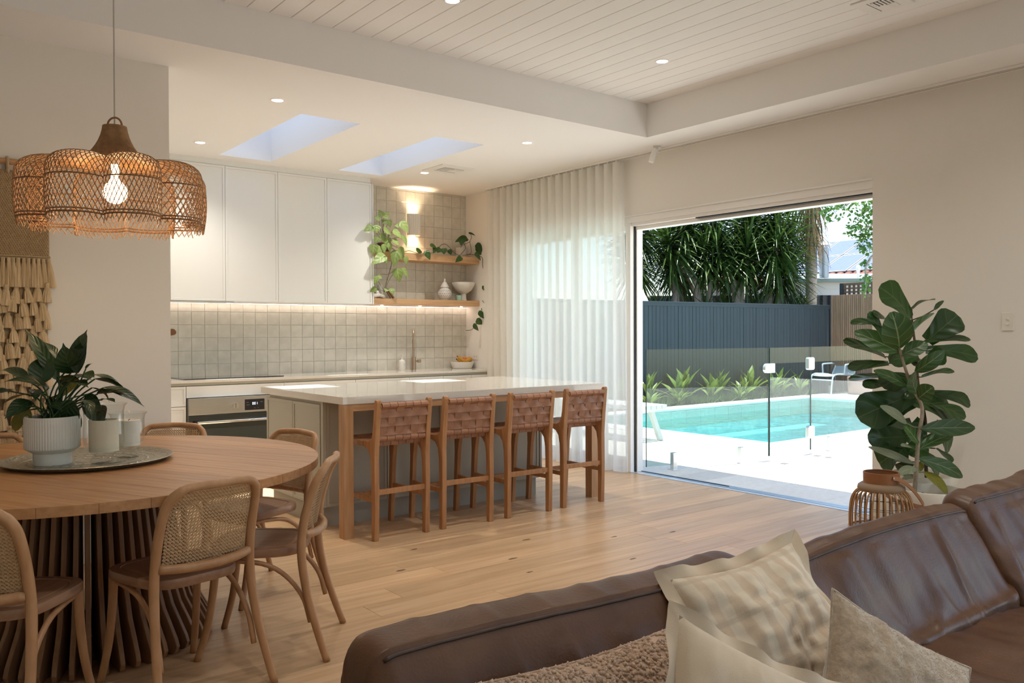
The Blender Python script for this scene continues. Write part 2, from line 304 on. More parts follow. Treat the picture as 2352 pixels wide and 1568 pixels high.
VINE3 = [(5.661, 8.06, 2.268), (5.753, 8.06, 2.267), (5.795, 7.98, 2.232), (5.802, 7.98, 2.132), (5.84, 7.98, 1.972), (5.855, 7.98, 1.872), (5.854, 7.98, 1.735), (5.815, 7.98, 1.609), (5.722, 7.98, 1.471), (5.646, 7.98, 1.384), (5.556, 7.98, 1.372)]
SYNSTEM = [(4.573, 7.97, 2.167), (4.566, 7.97, 2.086), (4.533, 7.97, 1.981), (4.493, 7.97, 1.854), (4.482, 7.97, 1.791)]
LILY = [((0.684, 4.158, 1.146), (0.577, 4.247, 1.37), 0.062), ((0.747, 4.051, 1.174), (0.8, 4.104, 1.366), 0.068), ((0.733, 4.106, 1.173), (0.69, 4.032, 1.308), 0.079), ((0.746, 4.109, 1.212), (0.758, 4.025, 1.308), 0.039), ((0.684, 4.085, 1.227), (0.645, 4.202, 1.311), 0.032), ((0.624, 4.146, 1.13), (0.645, 4.206, 1.251), 0.084), ((0.574, 4.153, 1.144), (0.482, 4.32, 1.18), 0.048), ((0.645, 4.098, 1.112), (0.478, 4.14, 1.142), 0.052), ((0.512, 4.242, 1.097), (0.457, 4.244, 1.087), 0.033), ((0.636, 4.151, 1.083), (0.5, 4.359, 1.032), 0.049), ((0.592, 4.206, 1.05), (0.485, 4.163, 0.982), 0.059), ((0.57, 4.172, 1.027), (0.575, 4.178, 0.926), 0.039), ((0.552, 4.208, 1.006), (0.537, 4.274, 0.91), 0.036), ((0.599, 4.173, 1.103), (0.59, 4.072, 1.058), 0.039), ((0.681, 4.078, 1.085), (0.663, 4.18, 1.028), 0.058), ((0.719, 4.062, 1.058), (0.713, 4.133, 0.91), 0.084), ((0.757, 4.112, 1.001), (0.74, 4.155, 0.866), 0.053), ((0.73, 4.093, 0.977), (0.696, 4.145, 0.814), 0.056), ((0.621, 4.133, 1.007), (0.645, 4.218, 0.943), 0.045), ((0.809, 4.007, 1.148), (0.942, 4.007, 1.083), 0.052), ((0.836, 3.965, 1.11), (0.995, 3.933, 1.019), 0.049), ((0.816, 4.042, 1.166), (0.922, 3.987, 1.092), 0.039), ((0.818, 3.996, 1.083), (0.922, 3.823, 1.062), 0.052), ((0.794, 4.056, 1.081), (0.833, 3.989, 0.933), 0.062), ((0.843, 4.003, 1.029), (0.82, 3.927, 0.936), 0.039), ((0.825, 3.944, 1.06), (0.853, 3.832, 1.053), 0.032), ((0.687, 4.145, 1.147), (0.797, 3.978, 1.143), 0.056), ((0.777, 4.087, 1.166), (0.813, 4.027, 1.154), 0.046), ((0.781, 4.043, 1.193), (0.8, 3.991, 1.217), 0.016), ((0.714, 4.1, 1.122), (0.774, 3.95, 1.113), 0.059), ((0.736, 4.056, 1.162), (0.7, 4.193, 1.051), 0.058), ((0.792, 3.983, 1.111), (0.86, 3.969, 1.044), 0.052), ((0.647, 4.115, 1.052), (0.685, 4.034, 1.011), 0.052), ((0.758, 3.989, 1.061), (0.767, 3.86, 0.993), 0.039)]

# ------------------------------------------------------------ palette
PAINT = mat('warm_white_paint', (0.80, 0.775, 0.725), 0.75, bump=0.05, bscale=180, spec=0.3)
CEILP = mat('ceiling_paint', (0.88, 0.875, 0.86), 0.8, spec=0.25)
BOARDP = mat('board_paint', (0.88, 0.87, 0.85), 0.6, rand=0.012, spec=0.3)
GROOVE = mat('groove_shade', (0.62, 0.58, 0.52), 0.8)
FRAMEP = mat('white_frame', (0.84, 0.83, 0.80), 0.4)
TRIMP = mat('trim_paint', (0.82, 0.81, 0.77), 0.45)
BLACK = mat('black_seal', (0.012, 0.011, 0.011), 0.5)
ALU = mat('brushed_aluminium', (0.62, 0.63, 0.64), 0.35, metal=0.9)
GLASS = pane_mat('clear_glass', (0.93, 0.97, 0.96), 1.0)
SKYGLASS = pane_mat('skylight_glass', (0.95, 0.98, 1.0), 1.0)
OAKF = mat('oak_floor', (0.50, 0.315, 0.165), 0.33, col2=(0.66, 0.45, 0.265), nscale=3.0, stretch=(0.55, 9, 9), rand=0.13, detail=6, bump=0.04, bscale=60, bstretch=(0.1, 1, 1), lo=0.3, hi=0.7)
KNOT = mat('knot', (0.10, 0.05, 0.025), 0.5, col2=(0.22, 0.12, 0.06), nscale=60)
TILE = mat('glazed_tile', (0.60, 0.575, 0.50), 0.28, col2=(0.68, 0.65, 0.575), nscale=14, rand=0.035, bump=0.06, bscale=30, detail=5)
GROUT = mat('grout', (0.80, 0.78, 0.70), 0.8)
XR, YB, ZL, ZH = 5.806, 8.335, 3.0, 3.283

# ------------------------------------------------------------ floor
fl = struct(G().box(-3.1, 5.86, -3.3, 8.45, -0.12, -0.021).build('floor', GROUT))
PL = []
for L in (1.7, 1.9, 2.2):
    PL.append((L, G().box(0, L-0.0012, 0, 0.1888, -0.0205, 0).mesh('plank', OAKF, bevel=0.0012, bseg=1)))
y = -0.3; row = 0
while y < 8.3:
    x = -0.9 - rnd.random()*1.6 if y < 5.3 else 0.4-rnd.random()*1.5
    while x < XR-0.02:
        L, me = PL[rnd.randrange(3)]
        o = link('plank', me, fl, (x, y, 0))
        if x+L > XR+0.045: o.scale[0] = (XR+0.045-x)/L
        x += L
    y += 0.1893; row += 1
for (kx, ky, s) in ((1.45, 2.25, .035), (1.9, 2.64, .03), (2.6, 3.3, .026), (2.25, 3.25, .018), (3.05, 3.9, .02), (2.95, 3.62, .014), (3.4, 4.2, .02), (1.95, 3.02, .014), (3.9, 3.9, .016), (2.4, 4.1, .02), (2.7, 4.45, .016), (3.6, 3.45, .016), (4.3, 3.75, .018)):
    g = G(); pts = []
    n = 14
    for i in range(n):
        a = 2*PI*i/n; q = s*(0.75+0.5*rnd.random()); pts.append((kx+q*1.6*math.cos(a), ky+q*0.55*math.sin(a)))
    g.prism(pts, 'z', 0.0002, 0.0008); g.build('knot', KNOT, fl)

# ------------------------------------------------------------ walls
def wall(name, boxes, m=PAINT):
    g = G()
    for b in boxes: g.box(*b)
    return struct(g.build(name, m))
wl = wall('wall_left', [(-3.1, 1.52, 5.39, 5.50, 0, ZL), (1.14, 1.25, 5.50, YB, 0, ZL)])
wb = wall('wall_back', [(1.0, 6.0, YB, YB+0.15, 0, ZL)], GROUT)
OY0, OY1, OZ = 3.165, 7.32, 2.452
wr = wall('wall_right', [(XR, 5.985, 0.25, OY0, 0, 3.62), (XR, 5.985, -3.2, -2.6, 0, 3.62), (XR, 5.985, -2.6, 0.25, 2.4, 3.62), (XR, 5.985, OY0, OY1, OZ, 3.62), (XR, 5.985, OY1, YB+0.15, 0, 3.62)])
wf = wall('wall_front', [(-3.1, 0.4, -3.35, -3.2, 0, 3.3), (4.6, 5.985, -3.35, -3.2, 0, 3.3), (0.4, 4.6, -3.35, -3.2, 2.4, 3.3)])
wq = wall('wall_far_left', [(-3.25, -3.1, -3.35, 5.5, 0, 3.3)])
struct(G().box(-3.1, 1.52, 5.372, 5.39, 0, 0.185).build('baseboard_left', TRIMP, bevel=0.003))
struct(G().box(5.789, XR, 0.25, OY0-0.012, 0, 0.14).build('baseboard_right', TRIMP, bevel=0.003))

# ceilings: lower slab with two skylight wells, boarded raised ceiling
SK = [(2.635, 3.133, 5.945, 7.76), (3.842, 4.342, 5.945, 7.76)]
g = G()
def slab_with_holes(g, x0, x1, y0, y1, z0, z1, holes):
    ys = sorted({y0, y1, *[h[2] for h in holes], *[h[3] for h in holes]})
    for a, b in zip(ys, ys[1:]):
        hs = sorted(h for h in holes if h[2] < (a+b)/2 < h[3]); x = x0
        for h in hs:
            g.box(x, h[0], a, b, z0, z1); x = h[1]
        g.box(x, x1, a, b, z0, z1)
slab_with_holes(g, -3.1, XR, 4.889, YB+0.15, ZL, ZL+0.06, SK)
g.box(5.285, XR, -3.2, 4.889, ZL, ZL+0.06)
g.box(-3.1, 5.285, 4.889, 4.95, ZL+0.06, ZH+0.06); g.box(5.285, 5.34, -3.2, 4.889, ZL+0.06, ZH+0.06)
lc = struct(g.build('ceiling', CEILP))
g = G().box(-3.1, 5.285, -3.2, 4.889, ZH+0.022, ZH+0.06)
rc = struct(g.build('ceiling', GROOVE))
bmsh = G().box(0.0016, 0.1367, -3.2, 4.889, 0, 0.022).mesh('ceiling_board', BOARDP, bevel=0.0028, bseg=1)
k = 0; x = 5.285-0.1383
while x > -0.9:
    link('ceiling_board', bmsh, rc, (x, 0, ZH)); x -= 0.1383
struct(G().box(-3.1, x+0.1383, -3.2, 4.889, ZH, ZH+0.022).build('ceiling', BOARDP))
g = G(); slab_with_holes(g, -3.3, 6.80, -3.5, 8.7, 3.62, 3.72, [(h[0]-0.03, h[1]+0.03, h[2]-0.03, h[3]+0.03) for h in SK])
g.box(6.02, 6.80, -3.5, 8.7, 2.72, 2.75); g.box(6.76, 6.80, -3.5, 8.7, 2.75, 3.62)
struct(g.build('roof', FRAMEP))
for i, h in enumerate(SK):
    w = root('window_%d' % (i+2), (h[0], h[2], ZL+0.6)); L0 = Vector(w.location)
    g = G(); t = 0.02
    g.box(-t, 0, 0-t, h[3]-h[2]+t, -0.54, 0.02); g.box(h[1]-h[0], h[1]-h[0]+t, -t, h[3]-h[2]+t, -0.54, 0.02)
    g.box(0, h[1]-h[0], -t, 0, -0.54, 0.02); g.box(0, h[1]-h[0], h[3]-h[2], h[3]-h[2]+t, -0.54, 0.02)
    g.build('skylight_shaft', CEILP, w)
    G().box(0.0, h[1]-h[0], 0.0, h[3]-h[2], 0.022, 0.03).build('pane', SKYGLASS, w)

# ------------------------------------------------------------ sliding door (head, jamb, sill, panes behind the curtain)
w1 = root('window_1', (XR, 4.4, 0)); q = Vector(w1.location)
def fr(name, m, *b, bevel=0.002):
    x0, x1, y0, y1, z0, z1 = b
    return G().box(x0-q.x, x1-q.x, y0-q.y, y1-q.y, z0, z1).build(name, m, w1, bevel=bevel)
fr('head_trim', FRAMEP, XR-0.012, XR+0.06, OY0-0.004, 5.78, OZ-0.006, OZ+0.008)
fr('head_frame', FRAMEP, XR+0.004, XR+0.035, OY0, OY1, OZ-0.062, OZ-0.006)
fr('head_frame', FRAMEP, XR+0.022, XR+0.075, OY0, OY1, OZ-0.092, OZ-0.058)
fr('head_seal', BLACK, XR+0.030, XR+0.075, OY0+0.02, 4.82, OZ-0.102, OZ-0.092)
fr('head_frame', FRAMEP, XR+0.075, XR+0.172, OY0, OY1, OZ-0.125, OZ-0.058)
fr('jamb', FRAMEP, XR+0.006, XR+0.055, 5.592, 5.655, 0.0, OZ-0.06)
fr('jamb_seal', BLACK, XR+0.055, XR+0.08, 5.585, 5.612, 0.0, OZ-0.09)
fr('jamb', FRAMEP, XR+0.08, XR+0.16, 5.575, 5.625, 0.0, OZ-0.09)
fr('jamb', FRAMEP, XR+0.006, XR+0.17, OY1-0.06, OY1, 0.0, OZ-0.06)
fr('door_stile', FRAMEP, XR+0.09, XR+0.15, 6.42, 6.50, 0.03, OZ-0.09)
fr('door_rail', FRAMEP, XR+0.09, XR+0.15, 5.625, OY1-0.06, 0.03, 0.11)
fr('sill_track', ALU, XR+0.0, XR+0.03, OY0, OY1, -0.02, 0.004)
fr('sill_track', FRAMEP, XR+0.03, XR+0.06, OY0, OY1, -0.02, 0.002)
fr('sill_seal', BLACK, XR+0.06, XR+0.072, OY0, 4.7, -0.02, 0.002, bevel=0)
fr('sill_track', ALU, XR+0.072, XR+0.135, OY0, OY1, -0.02, 0.0)
fr('sill_seal', BLACK, XR+0.135, XR+0.15, 4.55, OY1, -0.02, 0.004, bevel=0)
fr('sill_track', ALU, XR+0.15, XR+0.19, OY0, OY1, -0.02, -0.002)
fr('pane', GLASS, XR+0.116, XR+0.124, 5.625, 6.42, 0.11, OZ-0.09, bevel=0)
fr('pane', GLASS, XR+0.116, XR+0.124, 6.50, OY1-0.06, 0.11, OZ-0.09, bevel=0)
portal('door_portal', (6.0, (OY0+OY1)/2, OZ/2), (0, math.radians(90), 0), OZ, OY1-OY0)

# ------------------------------------------------------------ splashback tiles
tm = G().box(0.001, 0.1263, -0.008, 0, 0.001, 0.1262).mesh('tile', TILE, bevel=0.0012, bseg=1)
TX0, TZ0, TP, TQ = 2.419, 1.0475, 0.1273, 0.1286
for i in range(-2, 27):
    for j in range(-1, 16):
        x, z = TX0+i*TP, TZ0+j*TQ
        if x < 2.1 or (x < 4.30 and z > 1.70) or z > 2.99: continue
        o = link('tile', tm, wb, (x, YB, z))
        if z+TQ > ZL: o.scale[2] = (ZL-z)/TQ
        if x+TP > XR: o.scale[0] = (XR-x)/TP

# ------------------------------------------------------------ kitchen
JOIN = mat('white_joinery', (0.80, 0.80, 0.765), 0.42, spec=0.4)
SAGE = mat('grey_green_joinery', (0.49, 0.475, 0.40), 0.45, spec=0.4)
SAGED = mat('grey_green_kick', (0.40, 0.38, 0.32), 0.55)
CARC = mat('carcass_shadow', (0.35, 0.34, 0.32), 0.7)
STONE = mat('pale_stone', (0.68, 0.64, 0.57), 0.10, col2=(0.73, 0.69, 0.62), nscale=120, detail=6, coat=0.15)
OAK = mat('oak', (0.42, 0.225, 0.10), 0.45, col2=(0.53, 0.31, 0.155), nscale=7, stretch=(6, 6, 0.55), detail=6, bump=0.05, bscale=60, bstretch=(4, 4, 0.3))
OAKX = mat('oak_long', (0.46, 0.255, 0.12), 0.45, col2=(0.57, 0.345, 0.18), nscale=7, stretch=(0.55, 6, 6), detail=6)
SHELF = mat('pale_oak_shelf', (0.56, 0.33, 0.165), 0.5, col2=(0.64, 0.41, 0.22), nscale=6, stretch=(0.5, 7, 7), detail=6)
STEEL = mat('stainless_steel', (0.60, 0.60, 0.59), 0.28, metal=1.0, var=0.03, nscale=8, stretch=(1, 1, 60))
CHROME = mat('polished_steel', (0.78, 0.78, 0.76), 0.12, metal=1.0)
BGLASS = mat('black_oven_glass', (0.012, 0.016, 0.016), 0.04, coat=0.6, spec=0.8)
BGLASS2 = mat('oven_window_glass', (0.02, 0.03, 0.03), 0.03, coat=0.8, spec=0.9)
BRONZE = mat('brushed_nickel_bronze', (0.43, 0.33, 0.25), 0.3, metal=1.0)
LED = emit('led_strip', (1.0, 0.80, 0.68), 6.0)
LEDSPOT = emit('led_spot', (1.0, 0.82, 0.66), 40.0)

def shaker(g, ax, fixed, a0, a1, z0, z1, out, rim=0.022, th=0.02):
    # slim shaker panel: a thin raised border round a recessed field. ax: axis the panel faces; out: sign of the face
    t0, t1 = fixed, fixed-out*th; tf = fixed-out*0.006
    def bx(p0, p1, q0, q1, s, e):
        lo, hi = min(s, e), max(s, e)
        g.box(p0, p1, lo, hi, q0, q1) if ax == 'y' else g.box(lo, hi, p0, p1, q0, q1)
    bx(a0, a1, z0, z0+rim, t0, t1); bx(a0, a1, z1-rim, z1, t0, t1)
    bx(a0, a0+rim, z0+rim, z1-rim, t0, t1); bx(a1-rim, a1, z0+rim, z1-rim, t0, t1)
    bx(a0+rim, a1-rim, z0+rim, z1-rim, tf, t1)

# upper cabinets
UX = [1.70, 2.245, 2.752, 3.276, 3.803, 4.335]; UZ0, UZ1, UY = 1.655, 2.945, 7.952
ULAB = ['white wall cabinet fourth from the right end, touching the pendant lamp in view', 'white wall cabinet third from the right end of the row',
        'white wall cabinet second from the right end of the row', 'white wall cabinet at the right end of the row, beside the trailing plants']
for i in range(1, 5):
    a, b = UX[i], UX[i+1]
    if i == 1: pass
    t = thing('wall_cabinet', ULAB[i-1], 'cabinet', (a, YB-0.01, UZ0), 0, 'white wall cabinets')
    g = G().box(0.002, b-a-0.002, UY+0.022-(YB-0.01), 0, 0, UZ1-UZ0); g.build('carcass', JOIN, t)
    g = G(); shaker(g, 'y', UY-(YB-0.01), 0.0015, b-a-0.0015-(0.012 if i == 4 else 0), 0.0, UZ1-UZ0-0.002, -1); g.build('door', JOIN, t, bevel=0.0012, bseg=1)
    if i == 4: G().box(b-a-0.010, b-a+0.004, UY-0.004-(YB-0.01), 0, -0.002, UZ1-UZ0).build('end_panel', JOIN, t, bevel=0.001)
a, b = UX[0], UX[1]
t = thing('wall_cabinet', 'white wall cabinet mostly behind the pendant lamp, next to the dining wall', 'cabinet', (a, YB-0.01, UZ0), 0, 'white wall cabinets')
G().box(0.002, b-a-0.002, UY+0.022-(YB-0.01), 0, 0, UZ1-UZ0).build('carcass', JOIN, t)
g = G(); shaker(g, 'y', UY-(YB-0.01), 0.0015, b-a-0.0015, 0, UZ1-UZ0-0.002, -1); g.build('door', JOIN, t, bevel=0.0012, bseg=1)
struct(G().box(1.25, 4.312, 7.965, YB-0.009, UZ1+0.002, ZL).build('trim_1', JOIN))
# slim range hood slide-out and strip light under the cabinets
t = thing('range_hood', 'slim slide-out range hood under the white wall cabinets above the cooktop', 'range hood', (2.42, 7.98, UZ0-0.012))
G().box(-0.25, 0.42, 0.0, 0.29, 0.0, 0.011).build('hood_body', STEEL, t, bevel=0.002); G().box(-0.25, 0.42, -0.012, 0.0, 0.001, 0.009).build('front_lip', ALU, t)
t = thing('strip_light', 'warm strip light under the white wall cabinets and lower shelf', 'light', (3.6, YB-0.05, UZ0-0.012))
G().box(-1.9, 2.19, -0.012, 0.012, 0.004, 0.011).build('light_channel', ALU, t); G().box(-1.9, 2.19, -0.009, 0.009, 0.0, 0.0045).build('diffuser', LED, t)

# bench cabinets
BY, BZ = 7.752, 0.923
BX = [1.40, 2.163, 2.318, 3.245, 4.015, 4.66, 5.09, 5.47, XR-0.004]
BLAB = {2: 'narrow white drawer unit left of the oven, beside the dining wall', 4: 'white bench cabinet right of the oven, mostly behind the island',
        5: 'white bench cabinet behind the left sun patch on the island', 6: 'white bench cabinet under the soap bottle', 7: 'white bench cabinet right of the tap', 8: 'white bench cabinet at the curtain end of the back bench'}
def bench_cab(i, a, b, lab, drawers):
    t = thing('bench_cabinet', lab, 'cabinet', (a, YB-0.02, 0), 0, 'white bench cabinets'); dy = YB-0.02
    G().box(0.002, b-a-0.002, BY+0.025-dy, 0, 0.12, 0.868).build('carcass', CARC, t)
    G().box(0.002, b-a-0.002, BY+0.08-dy, BY+0.1-dy, 0, 0.12).build('kickboard', JOIN, t)
    if drawers:
        for z0, z1 in ((0.125, 0.40), (0.405, 0.682), (0.687, 0.866)):
            g = G(); shaker(g, 'y', BY-dy, 0.002, b-a-0.002, z0, z1, -1); g.build('drawer', JOIN, t, bevel=0.001, bseg=1)
    else:
        g = G(); shaker(g, 'y', BY-dy, 0.002, b-a-0.002, 0.125, 0.866, -1); g.build('door', JOIN, t, bevel=0.001, bseg=1)
bench_cab(0, 1.30, 2.163, 'white bench cabinet tucked behind the dining wall', False)
bench_cab(2, BX[1], BX[2], BLAB[2], True)
for i in (4, 5, 6, 7, 8): bench_cab(i, BX[i-1], BX[i], BLAB[i], False)
t = thing('oven_housing', 'white housing around the oven under the cooktop', 'cabinet', (BX[2], YB-0.02, 0)); dy = YB-0.02
G().box(0.002, 0.925, BY+0.06-dy, 0, 0.10, 0.868).build('carcass', CARC, t)
g = G().box(0.002, 0.925, BY-dy, BY+0.02-dy, 0.762, 0.866); g.build('fascia', JOIN, t, bevel=0.001, bseg=1)
G().box(0.002, 0.925, BY+0.08-dy, BY+0.1-dy, 0, 0.12).build('kickboard', JOIN, t)
bt = thing('kitchen_worktop', 'long pale stone bench top along the tiled kitchen wall', 'worktop', (3.55, YB-0.31, 0.885))
G().box(-2.3, XR-0.004-3.55, BY-0.022-(YB-0.31), 0.309, 0.012, BZ-0.885).build('stone_slab', STONE, bt, bevel=0.002)
G().box(-2.3, XR-0.006-3.55, BY+0.01-(YB-0.31), 0.3, -0.014, 0.0115).build('shadow_gap', SAGE, bt)
# cooktop
t = thing('cooktop', 'black glass induction cooktop set in the back bench', 'cooktop', (2.78, 8.05, BZ+0.0005))
G().box(-0.46, 0.5, -0.21, 0.21, 0, 0.007).build('glass_top', mat('cooktop_glass', (0.015, 0.014, 0.014), 0.06, coat=0.5), t, bevel=0.0015)
# oven
ov = thing('oven', 'wide stainless steel oven with black glass door and bar handle', 'oven', (2.785, BY-0.02, 0.12)); ox = 2.785
G().box(-0.455, 0.455, 0.0, 0.05, 0.0, 0.635).build('body', CARC, ov)
G().box(-0.457, 0.457, -0.022, 0.0, 0.485, 0.637).build('control_panel', STEEL, ov, bevel=0.002)
od = G().box(-0.457, 0.457, -0.03, -0.001, 0.0, 0.480).build('door', BGLASS, ov, bevel=0.003)
G().box(-0.38, 0.38, -0.0312, -0.0302, 0.05, 0.355).build('window', BGLASS2, od)
g = G(); g.tube([(-0.40, -0.075, 0.418), (0.40, -0.075, 0.418)], 0.0135, 10)
od2 = g.build('handle', CHROME, od, smooth=True)
for sx in (-0.39, 0.39): G().box(sx-0.022, sx+0.022, -0.078, -0.03, 0.404, 0.432).build('handle_post', BLACK, od, bevel=0.003)
for kx in (-0.035, 0.325):
    kk = G().tube([(kx, -0.022, 0.555), (kx, -0.042, 0.555)], 0.027, 24).build('knob', CHROME, ov, smooth=True)
    G().box(kx-0.0025, kx+0.0025, -0.049, -0.041, 0.532, 0.578).build('grip', STEEL, kk)
    g = G()
    for a in range(0, 300, 33):
        r = math.radians(a-60); g.box(kx+0.042*math.cos(r)-0.004, kx+0.042*math.cos(r)+0.004, -0.0226, -0.0221, 0.555+0.042*math.sin(r)-0.001, 0.555+0.042*math.sin(r)+0.001)
    stuff(g.build('dial_marks', CARC, ov))
dp = G().box(0.055, 0.245, -0.0245, -0.022, 0.505, 0.607).build('display', BLACK, ov, bevel=0.001)
g = G()
def seg7(g, x, z, w, h, on):
    t = 0.0022; S7 = {'a': (0, h, w, h), 'd': (0, 0, w, 0), 'g': (0, h/2, w, h/2), 'f': (0, h/2, 0, h), 'b': (w, h/2, w, h), 'e': (0, 0, 0, h/2), 'c': (w, 0, w, h/2)}
    for s in on:
        x0, z0, x1, z1 = S7[s]; g.box(x+x0-t/2, x+x1+t/2, -0.0252, -0.0246, z+z0-t/2, z+z1+t/2)
for k in range(2): seg7(g, 0.128+k*0.018, 0.556, 0.010, 0.02, 'abcdef')
seg7(g, 0.167, 0.556, 0.007, 0.02, 'bc'); g.build('digits', emit('display_digits', (0.75, 0.85, 1.0), 1.6), dp)
g = G()
for k, (x, z, w) in enumerate(((0.07, 0.577, 0.022), (0.205, 0.577, 0.022), (0.07, 0.553, 0.03), (0.145, 0.522, 0.012), (0.18, 0.522, 0.006))): g.box(x, x+w, -0.0249, -0.0246, z, z+0.0018)
stuff(g.build('display_print', ALU, dp))

# island
ITOP = thing('island_worktop', 'thick pale stone island worktop with two sunlit patches', 'worktop', (3.64, 5.63, 0.879))
G().box(2.462-3.64, 4.820-3.64, 4.935-5.63, 6.337-5.63, 0, 0.05).build('stone_slab', STONE, ITOP, bevel=0.0025)
IX0, IX1, IY0, IY1 = 2.492, 4.46, 5.305, 6.30
isl = thing('island_cabinet', 'grey-green island cabinet with slim framed panels under the stone top', 'cabinet', (3.47, 5.80, 0)); L0 = Vector((3.47, 5.80, 0))
G().box(IX0+0.02-L0.x, IX1-0.02-L0.x, IY0+0.02-L0.y, IY1-0.02-L0.y, 0.14, 0.872).build('carcass', SAGE, isl)
G().box(IX0+0.03-L0.x, IX1-0.03-L0.x, IY0+0.045-L0.y, IY1-0.06-L0.y, 0, 0.14).build('kickboard', SAGED, isl)
for k, (y0, y1) in enumerate(((5.345, 5.800), (5.806, 6.297))):
    g = G(); shaker(g, 'x', IX0-L0.x, y0-L0.y, y1-L0.y, 0.145, 0.852, -1); g.build('door', SAGE, isl, bevel=0.001, bseg=1)
G().box(IX0+0.004-L0.x, IX0+0.03-L0.x, IY0-0.002-L0.y, 5.335-L0.y, 0.145, 0.876).build('end_stile', SAGE, isl, bevel=0.001)
n = 4; w = (IX1-IX0-0.06)/n
for k in range(n):
    g = G(); a = IX0+0.03+k*w; shaker(g, 'y', IY0-L0.y, a+0.002-L0.x, a+w-0.002-L0.x, 0.145, 0.868, -1); g.build('panel', SAGE, isl, bevel=0.001, bseg=1)
g = G(); shaker(g, 'x', IX1-L0.x, IY0-L0.y, IY1-L0.y, 0.145, 0.868, 1); g.build('panel', SAGE, isl, bevel=0.001, bseg=1)
lf = thing('island_leg_frame', 'oak posts and rail under the seating edge of the island', 'table frame', (3.64, 4.98, 0)); L1 = Vector((3.64, 4.98, 0))
G().box(2.470-L1.x, 2.540-L1.x, 4.937-L1.y, 5.012-L1.y, 0, 0.878).build('post', OAK, lf, bevel=0.002)
G().box(4.680-L1.x, 4.752-L1.x, 4.937-L1.y, 5.012-L1.y, 0, 0.878).build('post', OAK, lf, bevel=0.002)
G().box(2.540-L1.x, 4.680-L1.x, 4.940-L1.y, 5.00-L1.y, 0.832, 0.878).build('rail', OAKX, lf, bevel=0.002)

# floating shelves
t = thing('floating_shelf', 'upper oak floating shelf with pothos trailing along it', 'shelf', (5.07, 8.19, 2.16)); 
G().box(4.341-5.07, XR-0.003-5.07, 8.045-8.19, YB-0.009-8.19, 0, 0.078).build('board', SHELF, t, bevel=0.0015)
t = thing('floating_shelf', 'lower oak floating shelf holding the white jar and pedestal bowl', 'shelf', (5.07, 8.19, 1.660))
G().box(4.341-5.07, XR-0.003-5.07, 8.045-8.19, YB-0.009-8.19, 0, 0.064).build('board', SHELF, t, bevel=0.0015)
for sx in (4.62, 5.12, 5.70):
    G().lathe([(0.014, 0), (0.014, -0.003)], 14, (sx-5.07, 8.28-8.19, 0), cap1=True).build('puck_light', LEDSPOT, t)

# sconce
t = thing('wall_sconce', 'fluted white up-and-down wall sconce on the tiles above the shelves', 'wall light', (5.055, YB-0.009, 2.594))
g = G(); prof = []
n = 28; R = 0.082
for zz in (-0.12, 0.12):
    pass
rows = []
for zz in (-0.122, -0.118, 0.118, 0.122):
    rr = R*(0.985 if abs(zz) > 0.12 else 1)
    rows.append([(rr*(1+0.035*math.cos(a*28))*math.cos(a), -rr*(1+0.035*math.cos(a*28))*math.sin(a)*0.95-0.012, zz) for a in [PI*i/168 for i in range(169)]])
g.sheet(rows); rows2 = [[(p[0]*0.9, p[1]*0.9, p[2]) for p in r] for r in (rows[0], rows[3])]
g.sheet(rows2, flip=True); g.sheet([rows[0], rows2[0]], flip=True); g.sheet([rows[3], rows2[1]])
g.build('fluted_shade', mat('plaster_white', (0.80, 0.79, 0.75), 0.6), t, smooth=0.9)
G().box(-0.05, 0.05, -0.012, 0, -0.1, 0.1).build('backplate', JOIN, t)
for s in (1, -1):
    G().lathe([(0.02, 0.0), (0.02, 0.006)], 16, (0, -0.045, s*0.055), cap0=True, cap1=True).build('lamp', emit('sconce_lamp', (1.0, 0.72, 0.45), 30.0), t)
    l = bpy.data.lights.new('sconce_beam', 'SPOT'); l.energy = 9; l.color = (1.0, 0.74, 0.48); l.spot_size = math.radians(95); l.spot_blend = 0.9; l.shadow_soft_size = 0.02
    o = bpy.data.objects.new('sconce_beam', l); C.objects.link(o); o.parent = t; o.location = (0, -0.045, s*0.075)
    o.rotation_euler = (PI if s > 0 else 0, 0, 0)

# downlights
DLM = emit('downlight_glow', (1.0, 0.93, 0.82), 6.0)
def downlight(x, y, z, lab, power, grp):
    t = thing('downlight', lab, 'ceiling light', (x, y, z), 0, grp)
    G().lathe([(0.040, -0.001), (0.046, -0.004), (0.052, -0.003), (0.054, 0.0)], 28).build('trim_ring', CEILP, t, smooth=True)
    G().lathe([(0.0005, -0.0012), (0.040, -0.0012)], 28).build('lens', DLM, t)
    l = bpy.data.lights.new('downlight_beam', 'SPOT'); l.energy = power; l.color = (1.0, 0.93, 0.84); l.spot_size = math.radians(130); l.spot_blend = 1.0; l.shadow_soft_size = 0.04
    o = bpy.data.objects.new('downlight_beam', l); C.objects.link(o); o.parent = t; o.location = (0, 0, -0.01)
KD = 'recessed downlights in the kitchen ceiling'
downlight(2.35, 5.70, ZL, 'downlight in the kitchen ceiling nearest the beam, left of the first skylight', 50, KD)
downlight(2.335, 7.36, ZL, 'downlight in the kitchen ceiling above the pendant-side wall cabinets', 50, KD)
downlight(4.615, 7.36, ZL, 'downlight in the kitchen ceiling beside the air vent', 50, KD)
downlight(4.60, 5.66, ZL, 'downlight in the kitchen ceiling right of the second skylight', 50, KD)
RD = 'recessed downlights in the boarded ceiling'
downlight(2.742, 4.06, ZH, 'downlight in the boarded ceiling at the top edge of the picture', 40, RD)
downlight(4.543, 4.053, ZH, 'downlight in the boarded ceiling near the corner of the bulkhead', 40, RD)
